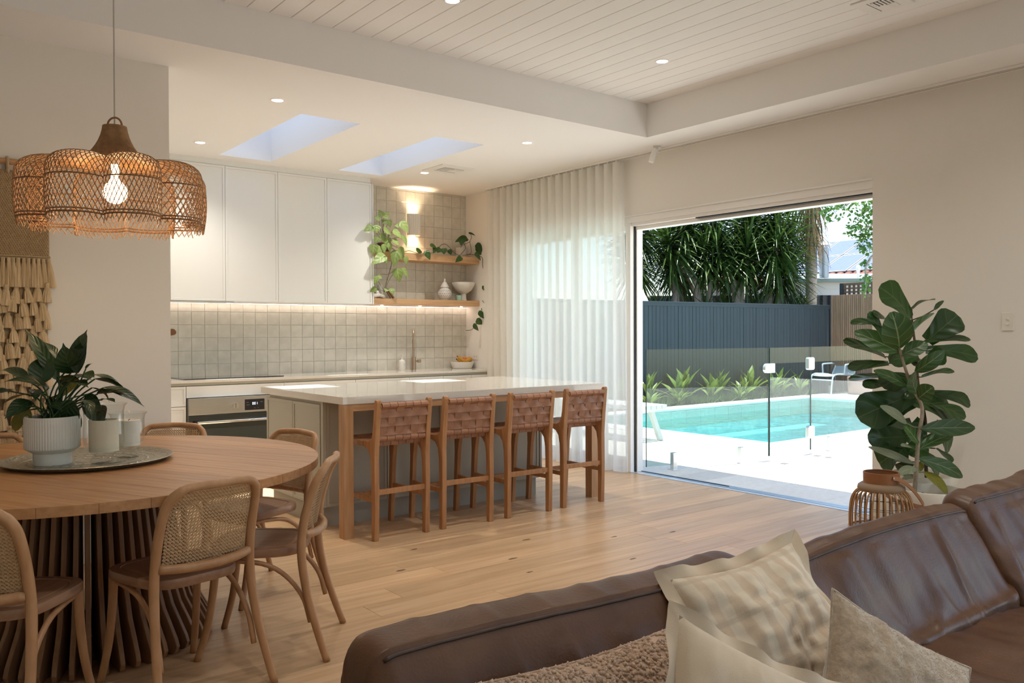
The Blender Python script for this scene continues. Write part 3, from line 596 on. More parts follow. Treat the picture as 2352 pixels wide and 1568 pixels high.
for x, y in ((2.742, 1.6), (4.543, 1.6), (0.9, 1.6), (2.742, -0.9), (4.543, -0.9)):
    downlight(x, y, ZH, 'downlight in the boarded ceiling above the sitting area', 40, RD)

# vents
VENT = mat('vent_slot', (0.10, 0.09, 0.085), 0.8)
def vent(x, y, z, s, lab):
    t = thing('ceiling_vent', lab, 'vent', (x, y, z))
    G().box(-s, s, -s, s, -0.010, 0.0).build('faceplate', FRAMEP, t, bevel=0.003)
    for k, (u, v, w, h) in enumerate(((-0.55, -0.5, 0.62, 0.8), (0.12, -0.5, 0.55, 0.42))):
        b = G().box(u*s, (u+w)*s, v*s, (v+h)*s, -0.0112, -0.0098).build('opening', VENT, t)
        for i in range(5):
            yy = (v+h*(i+0.5)/5)*s; G().box(u*s, (u+w)*s, yy-0.006, yy+0.004, -0.0145, -0.0105).build('louvre', FRAMEP, b)
    G().box(-0.6*s, 0.72*s, 0.42*s, 0.44*s, -0.0115, -0.0098).build('opening', VENT, t)
vent(4.70, 7.05, ZL, 0.19, 'square white air vent in the kitchen ceiling')
vent(4.77, 2.54, ZH, 0.13, 'grey air vent in the boarded ceiling at the top edge')
# room sensor on the ceiling by the curtain track
t = thing('motion_sensor', 'white motion sensor on a bracket under the ceiling by the curtain track', 'sensor', (5.615, 5.066, ZL))
G().obox((0, 0, -0.006), (0.028, 0.018, 0), (-0.018, 0.028, 0), (0, 0, 0.006)).build('ceiling_plate', FRAMEP, t, bevel=0.002)
G().tube([(0, 0, -0.012), (0, 0, -0.06), (-0.01, 0, -0.085)], 0.009, 10).build('bracket', FRAMEP, t, smooth=True)
u = Vector((-0.55, 0.5, -0.3)).normalized()
b = G().obox((-0.045, 0.01, -0.085), Vector((0.62, 0.78, 0))*0.032, Vector((-0.25, 0.2, -0.95)).normalized()*0.062, Vector((-0.74, 0.59, 0.32)).normalized()*0.022).build('body', FRAMEP, t, bevel=0.006)

# ------------------------------------------------------------ outside: patio, pool, fences
PAVE = mat('pale_paver', (0.62, 0.59, 0.53), 0.7, rand=0.03, var=0.05, nscale=20)
PAVE2 = mat('grey_paver', (0.52, 0.50, 0.46), 0.7, rand=0.04, var=0.05, nscale=20)
COPE = mat('pool_coping', (0.70, 0.68, 0.63), 0.65, rand=0.02)
POOLT = mat('green_pool_tile', (0.30, 0.44, 0.36), 0.35, rand=0.05, var=0.08, nscale=30)
POOLB = mat('pool_plaster', (0.22, 0.62, 0.66), 0.7, col2=(0.45, 0.82, 0.84), nscale=7, stretch=(1, 1, 1), detail=3)
SOIL = mat('dark_soil', (0.05, 0.035, 0.022), 0.9)
Z0 = -0.02
pt = struct(G().box(5.99, 19.0, 1.5, 10.24, -0.16, -0.07).build('patio_floor', SOIL))
PX0, PX1, PY0, PY1 = 8.83, 15.55, 6.12, 9.83
# cut: the slab stands round the pool only
bpy.data.objects.remove(pt)
g = G(); slab_with_holes(g, 5.99, 22.0, -6, 10.24, -0.16, -0.05, [(PX0-0.01, PX1+0.01, PY0-0.01, PY1+0.01)])
pt = struct(g.build('patio_floor', GROUT))
pm = G().box(0.002, 0.598, 0.002, 0.598, -0.045, 0).mesh('paver', PAVE, bevel=0.003, bseg=1)
pm2 = G().box(0.002, 0.598, 0.002, 0.318, -0.045, 0).mesh('paver', PAVE2, bevel=0.003, bseg=1)
x = 5.99
while x < 17.7:
    y = 4.94-0.6
    while y > 2.4: link('paver', pm, pt, (x, y, Z0)); y -= 0.6
    link('paver', pm2, pt, (x, 4.94, Z0))
    y = 5.26
    while y < 10.1:
        inx = x+0.6 > PX0-0.41 and x < PX1+0.41; iny = y+0.6 > PY0-0.41
        if not (inx and iny):
            o = link('paver', pm, pt, (x, y, Z0))
            if y+0.6 > 10.24: o.scale[1] = (10.24-y)/0.6
        elif inx and y < PY0-0.41:
            o = link('paver', pm, pt, (x, y, Z0)); o.scale[1] = (PY0-0.41-y)/0.6
        y += 0.6
    x += 0.6
cm = G().box(0.0015, 0.4985, 0, 0.40, -0.06, 0.004).mesh('coping_stone', COPE, bevel=0.006, bseg=2)
n = int((PX1-PX0+0.82)/0.5)+1
for k in range(n):
    for yy in (PY0-0.41, PY1): 
        o = link('coping_stone', cm, pt, (PX0-0.41+k*0.5, yy, Z0))
        if k == n-1: o.scale[0] = (PX1+0.41-(PX0-0.41+k*0.5))/0.5
for k in range(8):
    for xx in (PX0-0.01, PX1+0.41):
        o = link('coping_stone', cm, pt, (xx, PY0-0.01+k*0.5, Z0), (0, 0, PI/2))
        if k == 7: o.scale[0] = (PY1-(PY0-0.01+3.5))/0.5
for (x, y) in ((7.52, 5.05), (8.27, 5.14), (8.26, 5.0)):
    G().box(x-0.035, x+0.035, y-0.03, y+0.03, Z0, Z0+0.004).build('drain_cap', mat('drain_cap', (0.12, 0.12, 0.11), 0.6) if 'drain_cap' not in bpy.data.materials else bpy.data.materials['drain_cap'], pt, bevel=0.001)
g = G()
for a, b in (((7.86, 4.02), (8.22, 4.02)), ((8.22, 4.02), (8.22, 4.36)), ((8.22, 4.36), (7.86, 4.36)), ((7.86, 4.36), (7.86, 4.02))): g.bar((*a, Z0+0.0005), (*b, Z0+0.0005), 0.006, 0.001)
g.build('access_lid_frame', ALU, pt)

# pool
pool = thing('swimming_pool', 'rectangular swimming pool with green tiled waterline and turquoise water', 'pool', ((PX0+PX1)/2, (PY0+PY1)/2, -1.3)); pl = Vector(pool.location)
g = G(); D = -1.22
def pb(*b): return (b[0]-pl.x, b[1]-pl.x, b[2]-pl.y, b[3]-pl.y, b[4]-pl.z, b[5]-pl.z)
g.box(*pb(PX0-0.1, PX1+0.1, PY0-0.1, PY1+0.1, D-0.06, D)); g.box(*pb(PX0-0.1, PX0, PY0-0.1, PY1+0.1, D, -0.05)); g.box(*pb(PX1, PX1+0.1, PY0-0.1, PY1+0.1, D, -0.05))
g.box(*pb(PX0, PX1, PY0-0.1, PY0, D, -0.05)); g.box(*pb(PX0, PX1, PY1, PY1+0.1, D, -0.05))
g.build('pool_shell', POOLB, pool)
G().box(*pb(PX0, PX1, PY1-0.42, PY1, D, -0.55)).build('bench_ledge', mat('pool_ledge', (0.62, 0.86, 0.86), 0.7), pool, bevel=0.01)
G().box(*pb(PX0+1.2, PX0+4.4, PY0+1.3, PY0+1.6, D, -0.9)).build('step', bpy.data.materials['pool_ledge'], pool, bevel=0.01)
wtm = G().box(0.002, 0.398, -0.012, 0, 0.002, 0.298).mesh('waterline_tile', POOLT, bevel=0.002, bseg=1)
n = int((PX1-PX0)/0.4)
for k in range(n+1):
    for yy, ry in ((PY1, 0), (PY0, PI)):
        L = min(0.4, PX1-PX0-k*0.4)
        o = link('waterline_tile', wtm, pool, (PX0+k*0.4-pl.x+(L if ry else 0), yy-pl.y, -0.36-pl.z), (0, 0, ry)); o.scale[0] = L/0.4
for k in range(10):
    L = min(0.4, PY1-PY0-k*0.4)
    if L < 0.02: continue
    for xx, rz in ((PX1, -PI/2), (PX0, PI/2)):
        o = link('waterline_tile', wtm, pool, (xx-pl.x, PY0+k*0.4-pl.y+(L if rz < 0 else 0), -0.36-pl.z), (0, 0, rz)); o.scale[0] = L/0.4
WAT = bpy.data.materials.new('pool_water'); WAT.use_nodes = True; nt = WAT.node_tree; nt.nodes.clear()
t_ = nd(nt, 'ShaderNodeBsdfTransparent'); t_.inputs[0].default_value = (0.42, 0.84, 0.86, 1)
g_ = nd(nt, 'ShaderNodeBsdfGlossy'); g_.inputs['Roughness'].default_value = 0.03
f_n = nd(nt, 'ShaderNodeFresnel'); f_n.inputs[0].default_value = 1.33
tc = nd(nt, 'ShaderNodeTexCoord'); nz = nd(nt, 'ShaderNodeTexNoise'); nz.inputs['Scale'].default_value = 3.2; nz.inputs['Detail'].default_value = 4
nt.links.new(tc.outputs['Object'], nz.inputs['Vector']); bp = nd(nt, 'ShaderNodeBump'); bp.inputs['Strength'].default_value = 0.5; bp.inputs['Distance'].default_value = 0.08
nt.links.new(nz.outputs['Fac'], bp.inputs['Height']); nt.links.new(bp.outputs[0], g_.inputs['Normal']); nt.links.new(bp.outputs[0], f_n.inputs['Normal'])
ms = nd(nt, 'ShaderNodeMixShader'); nt.links.new(f_n.outputs[0], ms.inputs[0]); nt.links.new(t_.outputs[0], ms.inputs[1]); nt.links.new(g_.outputs[0], ms.inputs[2])
nt.links.new(ms.outputs[0], nd(nt, 'ShaderNodeOutputMaterial').inputs[0])
nx, ny = 110, 60; rows = []
for j in range(ny+1):
    r = []
    for i in range(nx+1):
        x, y = PX0+0.013+(PX1-PX0-0.026)*i/nx, PY0+0.013+(PY1-PY0-0.026)*j/ny
        z = -0.185+0.010*noise.noise((x*2.6, y*2.6, 0.3))+0.004*noise.noise((x*7, y*7, 2.3))
        r.append((x-pl.x, y-pl.y, z-pl.z))
    rows.append(r)
G().sheet(rows).build('water_surface', WAT, pool, smooth='all')

# ground beyond, garden bed
struct(G().box(5.99, 40, 10.24, 40, -0.3, -0.10).build('ground', SOIL))
struct(G().box(22.0, 60, -12, 10.24, -0.3, -0.10).build('ground', SOIL))

# glass pool fence
PGL = pane_mat('fence_glass', (0.80, 0.88, 0.86), 1.0)
PGE = mat('glass_edge', (0.02, 0.05, 0.045), 0.15)
SPG = mat('satin_steel', (0.70, 0.69, 0.67), 0.3, metal=0.85)
def gpanel(lab, a, b, z0, z1, spig, name='glass_fence_panel'):
    a, b = Vector((*a, 0)), Vector((*b, 0)); L = (b-a).length; rz = math.atan2(b.y-a.y, b.x-a.x)
    t = thing(name, lab, 'glass fence', (a.x, a.y, Z0), rz, 'pool fence panels'); 
    G().box(0.0, L, -0.006, 0.006, z0-Z0, z1-Z0).build('pane', PGL, t)
    G().box(-0.003, 0.0005, -0.006, 0.006, z0-Z0, z1-Z0).build('polished_edge', PGE, t); G().box(L-0.0005, L+0.003, -0.006, 0.006, z0-Z0, z1-Z0).build('polished_edge', PGE, t)
    for u in spig:
        s = G().box(u-0.026, u+0.026, -0.026, 0.026, 0.0, 0.17).build('spigot', SPG, t, bevel=0.004)
        G().box(u-0.045, u+0.045, -0.045, 0.045, 0, 0.006).build('base_plate', SPG, s, bevel=0.002)
        G().box(u-0.0265, u+0.0265, -0.0265, 0.0265, 0.06, 0.168).build('clamp_seam', BLACK, s) if False else None
    return t
gpanel('angled frameless glass fence panel between the house and the pool gate', (6.03, 5.59), (7.562, 5.272), 0.03, 1.176, (0.33, 1.19))
gt = gpanel('frameless glass pool gate with steel latch and hinges', (7.572, 5.265), (8.332, 5.265), 0.03, 1.176, (), 'pool_gate')
gpanel('frameless glass fence panel right of the pool gate, behind the potted figs', (8.342, 5.265), (10.9, 5.265), 0.03, 1.176, (0.37, 1.6))
b = G().box(-0.045, 0.075, -0.02, 0.02, 0.93, 1.03).build('latch', SPG, gt, bevel=0.006)
G().tube([(-0.045, -0.018, 0.98), (-0.045, 0.018, 0.98)], 0.05, 20).build('latch_disc', SPG, b)
for z in (0.25, 1.01):
    h = G(); h.prism([(0.70, z-0.055), (0.72, z-0.07), (0.795, z-0.07), (0.815, z-0.055), (0.815, z+0.055), (0.795, z+0.07), (0.72, z+0.07), (0.70, z+0.055)], 'y', -0.022, 0.022)
    h.build('hinge', SPG, gt, bevel=0.004)

# dark boarded fence
FEN = mat('slate_fence_paint', (0.034, 0.045, 0.050), 0.55, rand=0.06, var=0.08, nscale=6, stretch=(6, 6, 0.4))
FA, FB = Vector((9.4, 11.49, -0.1)), Vector((17.62, 10.66, -0.1)); fd = (FB-FA).normalized(); FL_ = (FB-FA).length
t = thing('boundary_fence', 'dark slate painted fence of vertical boards behind the pool', 'fence', FA, math.atan2(fd.y, fd.x))
bmsh = G().box(0.003, 0.0965, -0.018, 0, 0, 2.02).mesh('board', FEN, bevel=0.003, bseg=1)
for k in range(int(FL_/0.0985)): link('board', bmsh, t, (k*0.0985, rnd.uniform(-0.004, 0.002), 0))
G().box(0, FL_, -0.0, 0.03, 0.0, 2.0).build('backing', FEN, t)
G().box(0, FL_, -0.035, 0.06, 2.02, 2.055).build('cap_rail', FEN, t, bevel=0.004); G().box(0, FL_, -0.03, -0.018, 1.965, 2.02).build('top_rail', FEN, t, bevel=0.002)
# slatted timber fence on the right
TIM = mat('weathered_timber', (0.24, 0.145, 0.085), 0.7, rand=0.14, var=0.12, nscale=8, stretch=(6, 6, 0.4))
t = thing('slat_fence', 'brown timber fence of narrow vertical slats at the end of the pool', 'fence', (17.64, 10.60, -0.1))
smsh = G().box(-0.02, 0.0, 0.004, 0.042, 0, 2.28).mesh('slat', TIM, bevel=0.002, bseg=1)
for k in range(52): link('slat', smsh, t, (rnd.uniform(-0.004, 0.004), -0.048*(k+1), rnd.uniform(-0.01, 0.005)))
G().box(0.001, 0.03, -2.55, 0, 0.1, 2.2).build('backing', mat('fence_back', (0.03, 0.02, 0.015), 0.9), t)
t = thing('trellis_screen', 'brown timber lattice screen above the slatted fence', 'trellis', (17.95, 10.45, 1.4))
LAT = mat('lattice_timber', (0.16, 0.10, 0.065), 0.8)
for k in range(20): G().box(0, 0.012, -0.11*k-0.03, -0.11*k+0.03, 0.55, 1.03).build('lath', LAT, t)
for k in range(6): G().box(-0.012, 0, -2.15, 0.03, 0.58+0.085*k, 0.615+0.085*k).build('lath', LAT, t)
G().box(-0.02, 0.02, -2.15, 0.03, 1.02, 1.06).build('top_rail', LAT, t); G().box(-0.04, 0.04, 0.03, 0.11, 0.0, 1.06).build('post', FEN, t)
G().box(-0.04, 0.04, -2.23, -2.15, 0.0, 1.06).build('post', FEN, t)

# neighbouring shed, flue and tiled roof with solar panels
WBD = mat('weatherboard_cream', (0.50, 0.49, 0.44), 0.6); GUT = mat('green_gutter', (0.17, 0.23, 0.20), 0.45); ROOFM = mat('pale_sheet_roof', (0.36, 0.40, 0.45), 0.5)
t = thing('neighbour_shed', 'cream weatherboard shed with a green gutter beyond the fence', 'shed', (21.0, 13.35, -0.1)); t.rotation_euler[2] = math.atan2(-0.62, 0.785)
for k in range(12):
    G().add([(-0.25, 0, k*0.24), (1.9, 0, k*0.24), (1.9, 0.012, k*0.24+0.242), (-0.25, 0.012, k*0.24+0.242), (-0.25, 0.04, k*0.24), (1.9, 0.04, k*0.24), (1.9, 0.04, k*0.24+0.242), (-0.25, 0.04, k*0.24+0.242)],
            [(0,1,2,3),(7,6,5,4),(0,4,5,1),(3,2,6,7),(0,3,7,4),(1,5,6,2)]).build('weatherboard', WBD, t)
G().box(-0.4, 3.2, -0.16, -0.04, 2.83, 2.93).build('gutter', GUT, t, bevel=0.01); G().box(-0.42, -0.35, -0.05, 0.5, 2.7, 2.95).build('barge_board', WBD, t)
G().add([(-0.4, -0.06, 2.92), (3.2, -0.06, 2.92), (3.2, 2.6, 3.25), (-0.4, 2.6, 3.25), (-0.4, -0.06, 2.90), (3.2, -0.06, 2.90), (3.2, 2.6, 3.23), (-0.4, 2.6, 3.23)], [(0,1,2,3),(7,6,5,4),(0,4,5,1),(1,5,6,2),(2,6,7,3),(3,7,4,0)]).build('roof_sheet', ROOFM, t)
t = thing('flue_pipe', 'galvanised flue pipe with a conical cap on the shed roof', 'flue', (21.25, 13.0, 2.85))
GALV = mat('galvanised', (0.36, 0.40, 0.42), 0.42, metal=0.6)
G().lathe([(0.128, 0), (0.128, 0.83)], 24, cap1=True).build('pipe', GALV, t, smooth=True)
G().lathe([(0.21, 0.90), (0.19, 0.93), (0.06, 1.0), (0.005, 1.02)], 24, cap0=True).build('cap', mat('galv_cap', (0.6, 0.62, 0.63), 0.35, metal=0.4), t, smooth=True)
for a in range(4): G().bar((0.115*math.cos(a*1.57), 0.115*math.sin(a*1.57), 0.8), (0.115*math.cos(a*1.57), 0.115*math.sin(a*1.57), 0.93), 0.012, 0.012).build('cap_strut', GALV, t)
t = thing('vent_pipe', 'short white vent pipe on the shed roof', 'vent pipe', (22.25, 12.55, 2.86))
G().lathe([(0.04, 0), (0.04, 0.26)], 14).build('pipe', FRAMEP, t, smooth=True); G().lathe([(0.055, 0.2), (0.06, 0.3), (0.04, 0.36), (0.005, 0.375)], 14, cap0=True).build('cowl', FRAMEP, t, smooth=True)
TERR = mat('terracotta_tile', (0.17, 0.06, 0.04), 0.8, rand=0.2)
SOLC = mat('solar_cell', (0.13, 0.16, 0.24), 0.3, coat=0.3)
SOLF = mat('solar_frame', (0.45, 0.45, 0.46), 0.4, metal=0.3)
rf = thing('neighbour_house', 'neighbouring house with terracotta tiles and two rows of solar panels', 'house', (26.0, 14.5, -0.1))
TH = math.radians(24); cs, sn = math.cos(TH), math.sin(TH)
def rp(u, v, w=0): return Vector((v*cs - w*sn, u, 3.38+v*sn + w*cs))      # u along eave (+Y), v up the slope, w off the roof
g = G(); g.add([rp(-7, -0.35), rp(7, -0.35), rp(7, 3.47), rp(-7, 3.47), rp(-7, -0.35, -0.1), rp(7, -0.35, -0.1), rp(7, 3.47, -0.1), rp(-7, 3.47, -0.1)], [(0,1,2,3),(7,6,5,4),(0,4,5,1),(1,5,6,2),(2,6,7,3),(3,7,4,0)]); g.build('roof', TERR, rf)
for k in range(46):
    g = G(); u = -6.9+k*0.3
    g.tube([rp(u+0.15, -0.40, 0.03), rp(u+0.15, -0.05, 0.03)], 0.13, 8, flat=0.5); g.build('roof_tile', TERR, rf)
G().box(0.1, 5.5, -7, 7, 0, 3.2).build('wall', WBD, rf)
for r in range(2):
    for k in range(9):
        u0, v0 = -4.6+k*1.04, 0.02+r*1.72
        p = G(); p.add([rp(u0, v0, 0.10), rp(u0+1.0, v0, 0.10), rp(u0+1.0, v0+1.66, 0.10), rp(u0, v0+1.66, 0.10), rp(u0, v0, 0.06), rp(u0+1.0, v0, 0.06), rp(u0+1.0, v0+1.66, 0.06), rp(u0, v0+1.66, 0.06)], [(0,1,2,3),(7,6,5,4),(0,4,5,1),(1,5,6,2),(2,6,7,3),(3,7,4,0)])
        po = p.build('solar_panel', SOLF, rf)
        c = G()
        for a in range(6):
            for b_ in range(10):
                ua, va = u0+0.045+a*0.153, v0+0.05+b_*0.157
                c.add([rp(ua, va, 0.102), rp(ua+0.145, va, 0.102), rp(ua+0.145, va+0.148, 0.102), rp(ua, va+0.148, 0.102)], [(0,1,2,3)])
        stuff(c.build('cells', SOLC, po))
# far house at the left behind the yuccas
fh = thing('neighbour_house', 'pale house with a terracotta roof glimpsed low between the yucca trunks', 'house', (19.5, 22.5, -0.1))
G().box(-6, 5, 0, 4, 0, 2.2).build('wall', mat('white_render', (0.66, 0.64, 0.6), 0.7), fh)
for k in range(5): G().add([(-6.4, -0.5+k*0.45, 2.1+k*0.12), (5.4, -0.5+k*0.45, 2.1+k*0.12), (5.4, -0.02+k*0.45, 2.24+k*0.12), (-6.4, -0.02+k*0.45, 2.24+k*0.12), (-6.4, -0.02+k*0.45, 2.16+k*0.12), (5.4, -0.02+k*0.45, 2.16+k*0.12)], [(0,1,2,3),(0,4,5,1),(3,2,5,4)]).build('tile_course', TERR, fh)
# dark metal fence behind
t = thing('metal_fence', 'dark corrugated metal fence behind the yuccas', 'fence', (19.2, 13.4, -0.1)); t.rotation_euler[2] = math.atan2(-0.62, 0.785)
DKM = mat('dark_metal', (0.02, 0.022, 0.024), 0.5)
for k in range(26): G().prism([(k*0.2-3.2, 0), (k*0.2-3.14, -0.04), (k*0.2-3.06, -0.04), (k*0.2-3.0, 0), (k*0.2-3.0, 0.01), (k*0.2-3.2, 0.01)], 'z', 0, 2.42).build('corrugated_sheet', DKM, t)

# ------------------------------------------------------------ yuccas
YUC = leaf_mat('yucca_leaf', (0.026, 0.062, 0.012), (0.075, 0.13, 0.024), (0.10, 0.17, 0.04), rough=0.33, veins=0, vw=0.02, rand=0.1, transl=0.22)
YDEAD = mat('dead_frond', (0.30, 0.19, 0.09), 0.8, var=0.3, nscale=6)
YTR = mat('yucca_trunk', (0.27, 0.225, 0.18), 0.9, col2=(0.38, 0.33, 0.27), nscale=30, bump=0.8, bscale=45, bstretch=(1, 1, 2.5))
def rosette(g, c, axis, n, L, rr, lo=-0.75, w=0.055, hi=0.98):
    c = Vector(c); axis = Vector(axis).normalized(); u = axis.orthogonal().normalized(); v = axis.cross(u)
    for i in range(n):
        s = lo+(hi-lo)*((i+0.5)/n); a = i*2.39996+rr.uniform(-.2, .2)
        rad = math.sqrt(max(0, 1-s*s)); d = (axis*s+(u*math.cos(a)+v*math.sin(a))*rad).normalized()
        LL = L*rr.uniform(0.8, 1.1); side = d.cross(axis); side = side.normalized() if side.length > 1e-3 else u
        b = c - axis*(0.25*(1-s)*L*0.6) + d*0.04; rows = []
        sag = (0.05+0.22*rad)*LL*rr.uniform(0.6, 1.3); nn = side.cross(d).normalized()
        for k in range(5):
            t = k/4; q = b+d*LL*t-Vector((0, 0, 1))*sag*t*t; ww = w*(0.55, 1.0, 0.9, 0.55, 0.03)[k]
            rows.append([q-side*ww*0.5+nn*ww*0.18, q, q+side*ww*0.5+nn*ww*0.18])
        g.sheet(rows)
YL = [
 ('short yucca with a light green tuft leaning behind the fence at the left', [(15.05,13.0,-.1),(15.04,13.0,2.1),(14.97,13.06,2.72)], [((14.92,13.1,2.9),(-.25,.1,1),60,.62)], .075),
 ('yucca with a trunk leaning left under a wide drooping crown', [(15.75,12.5,-.1),(15.45,12.7,2.2),(15.15,12.92,2.85),(14.98,13.06,3.2)], [((14.9,13.12,3.45),(-.45,.2,.9),120,.95),((15.35,13.0,3.95),(.2,.2,1),90,.9)], .085),
 ('yucca with a thin grey trunk leaning left, in the middle of the row', [(16.35,12.0,-.1),(16.18,12.12,2.1),(16.0,12.26,2.7),(15.86,12.38,3.1)], [((15.8,12.42,3.3),(-.3,.2,1),120,.9),((15.9,12.6,4.1),(0,.1,1),90,.95)], .085),
 ('yucca with a trunk leaning slightly right beside the tall one', [(16.2,12.08,-.1),(16.26,12.05,2.1),(16.32,12.01,2.7),(16.36,11.98,3.0)], [((16.37,11.98,3.2),(.1,-.1,1),120,.92),((16.6,12.1,4.0),(.1,.2,1),90,1.0)], .07),
 ('tall yucca with a full round crown nearest the right end of the dark fence', [(16.68,11.7,-.1),(16.75,11.67,2.1),(16.83,11.62,2.8),(16.88,11.58,3.2)], [((16.92,11.56,3.42),(.05,-.1,1),150,1.05),((17.1,11.7,4.15),(.2,.1,1),100,1.0)], .085),
 ('low yucca tucked right of the tall one', [(16.88,11.56,-.1),(16.93,11.52,2.1),(17.0,11.48,2.6)], [((17.03,11.46,2.75),(.4,-.2,1),100,.8)], .07),
 ('yucca with a thin dark trunk at the left edge of the opening', [(14.4,13.5,-.1),(14.31,13.58,2.2),(14.27,13.62,2.9)], [((14.25,13.64,3.05),(-.2,.1,1),110,.85),((14.3,13.7,3.8),(-.1,.1,1),90,.9)], .06),
 ('yucca with a brown trunk in the shade at the back of the row', [(15.75,12.5,-.1),(15.68,12.55,2.4),(15.6,12.6,3.0)], [((15.57,12.64,3.2),(-.1,.2,1),100,.85)], .065),
 ('yucca with bright upright leaves behind the right side of the row', [(18.6,12.1,-.1),(18.55,12.15,3.0)], [((18.5,12.2,3.75),(.1,-.1,1),50,.85)], .07),
 ('dense yucca far back at the left behind the others', [(16.4,13.9,-.1),(16.3,14.0,2.9)], [((16.3,14.0,3.1),(-.2,.1,1),110,1.0),((16.5,13.7,4.1),(0,0,1),110,1.0),((15.5,14.5,4.0),(0,0,1),100,1.0)], .08),
 ('dense yucca far back at the centre behind the others', [(17.4,13.1,-.1),(17.4,13.1,3.1)], [((17.4,13.1,3.2),(0,0,1),120,1.0),((17.6,12.9,4.2),(0,0,1),110,1.0)], .08),
]
for k, (lab, tr, heads, r) in enumerate(YL):
    b = Vector(tr[0]); t = thing('yucca_tree', lab, 'tree', b, 0, 'yuccas behind the dark fence')
    P = curve_pts([Vector(p)-b for p in tr], 14); P = [p + Vector((noise.noise(p*3)*.015, 0, 0)) for p in P]
    g = G().tube(P, [r*(1.25-0.35*i/14)*(1+0.06*math.sin(i*2.3)) for i in range(15)], 12); 
    for (c, ax, n, L) in heads[1:]:
        g.tube(curve_pts([P[9], (P[-1]+Vector(c)-b)/2+Vector((.05, .05, -.1)), Vector(c)-b], 6), r*0.75, 8)
    g.build('trunk', YTR, t, smooth='all')
    rr = random.Random(k*7+3); g = G()
    for (c, ax, n, L) in heads: rosette(g, Vector(c)-b, ax, int(n*1.5), L*1.12, rr, lo=-0.9, w=0.062)
    stuff(g.build('foliage', YUC, t, smooth='all'))
# undergrowth at the foot of the yuccas
for k, (x, y, s) in enumerate(((15.6, 12.55, .55), (15.95, 12.3, .6), (14.6, 13.2, .5), (16.5, 11.95, .5), (17.3, 11.3, .6), (17.7, 11.4, .6))):
    t = thing('yucca_sucker', 'short spiky yucca shoot low behind the dark fence', 'plant', (x, y, -0.1), 0, 'yucca shoots at the foot of the row')
    G().tube([(0, 0, 0), (0.02, 0, 1.0), (0, 0, 1.95)], 0.04, 8).build('stem', YTR, t)
    g = G(); rosette(g, (0, 0, 2.0), (0, 0, 1), 46, s, random.Random(k), lo=-0.35, w=0.04); stuff(g.build('foliage', YUC, t, smooth='all'))
# palm with hanging dead fronds
t = thing('fan_palm', 'palm with a skirt of dead brown fronds behind the yuccas', 'palm', (18.75, 11.85, -0.1))
G().tube([(0, 0, 0), (0.05, 0, 3.0), (0, 0, 4.9)], 0.14, 12).build('trunk', YTR, t, smooth='all')
g = G(); rr = random.Random(5)
for i in range(230):
    a = rr.uniform(0, 6.28); z = rr.uniform(3.7, 4.9); L = rr.uniform(0.5, 1.0); rad = rr.uniform(0.12, 0.42)
    p = Vector((rad*0.5*math.cos(a), rad*0.5*math.sin(a), z)); q = p+Vector((rad*math.cos(a)*0.9, rad*math.sin(a)*0.9, -L)); s = Vector((-math.sin(a), math.cos(a), 0))*rr.uniform(.008, .02)
    m_ = (p+q)/2+Vector((math.cos(a), math.sin(a), 0.1))*0.08
    g.sheet([[p-s, p+s], [m_-s, m_+s], [q-s*.2, q+s*.2]])
stuff(g.build('dead_fronds', YDEAD, t))
g = G(); rosette(g, (0, 0, 5.1), (0, 0, 1), 70, 1.1, rr, lo=-0.4, w=0.07); stuff(g.build('foliage', YUC, t, smooth='all'))
# leafy tree at the right
TRL = leaf_mat('tree_leaf', (0.07, 0.15, 0.025), (0.16, 0.27, 0.05), (0.2, 0.3, 0.1), rough=0.4, veins=0, vw=0.02, rand=0.1, transl=0.4)
t = thing('leafy_tree', 'leafy green tree with branches hanging into the right side of the opening', 'tree', (16.6, 7.2, -0.05))
L0 = Vector((16.6, 7.2, -0.05)); g = G(); rr = random.Random(11)
g.tube(curve_pts([(0, 0, 0), (.05, .1, 2.0), (-.1, .3, 3.6), (-.3, .5, 5.2)], 12), [0.16-0.006*i for i in range(13)], 10)
br = [[(-.1, .3, 3.5), (-.7, .9, 3.95), (-1.5, 1.4, 4.0), (-2.1, 1.75, 3.85)], [(-.1, .3, 3.6), (-.8, .8, 3.7), (-1.5, 1.3, 3.3)], [(0, .3, 3.2), (-.8, .9, 3.1), (-1.35, 1.2, 2.75), (-1.4, 1.22, 2.2)], [(-.2, .4, 4.2), (-1.0, 1.2, 4.6), (-2.0, 1.9, 4.5)], [(-.2, .4, 3.9), (-1.1, 1.0, 4.2), (-1.8, 1.5, 3.75)]]
for b_ in br: g.tube(curve_pts(b_, 8), [0.045-0.004*i for i in range(9)], 7)
g.build('trunk', YTR, t, smooth='all')
g = G()
blobs = [(14.75,8.85,3.95,.42,260),(15.15,8.5,3.85,.40,260),(15.3,8.4,3.45,.33,220),(15.28,8.4,3.05,.26,130),(14.72,8.86,3.62,.22,60),(15.05,8.58,3.3,.16,60),(15.17,8.47,3.02,.14,40),(15.25,8.42,2.62,.13,30),(15.24,8.42,2.35,.16,50),(15.5,8.25,4.2,.5,160),(14.6,9.0,4.4,.5,140),(15.6,8.2,3.2,.4,120),(15.23,8.43,2.12,.1,22)]
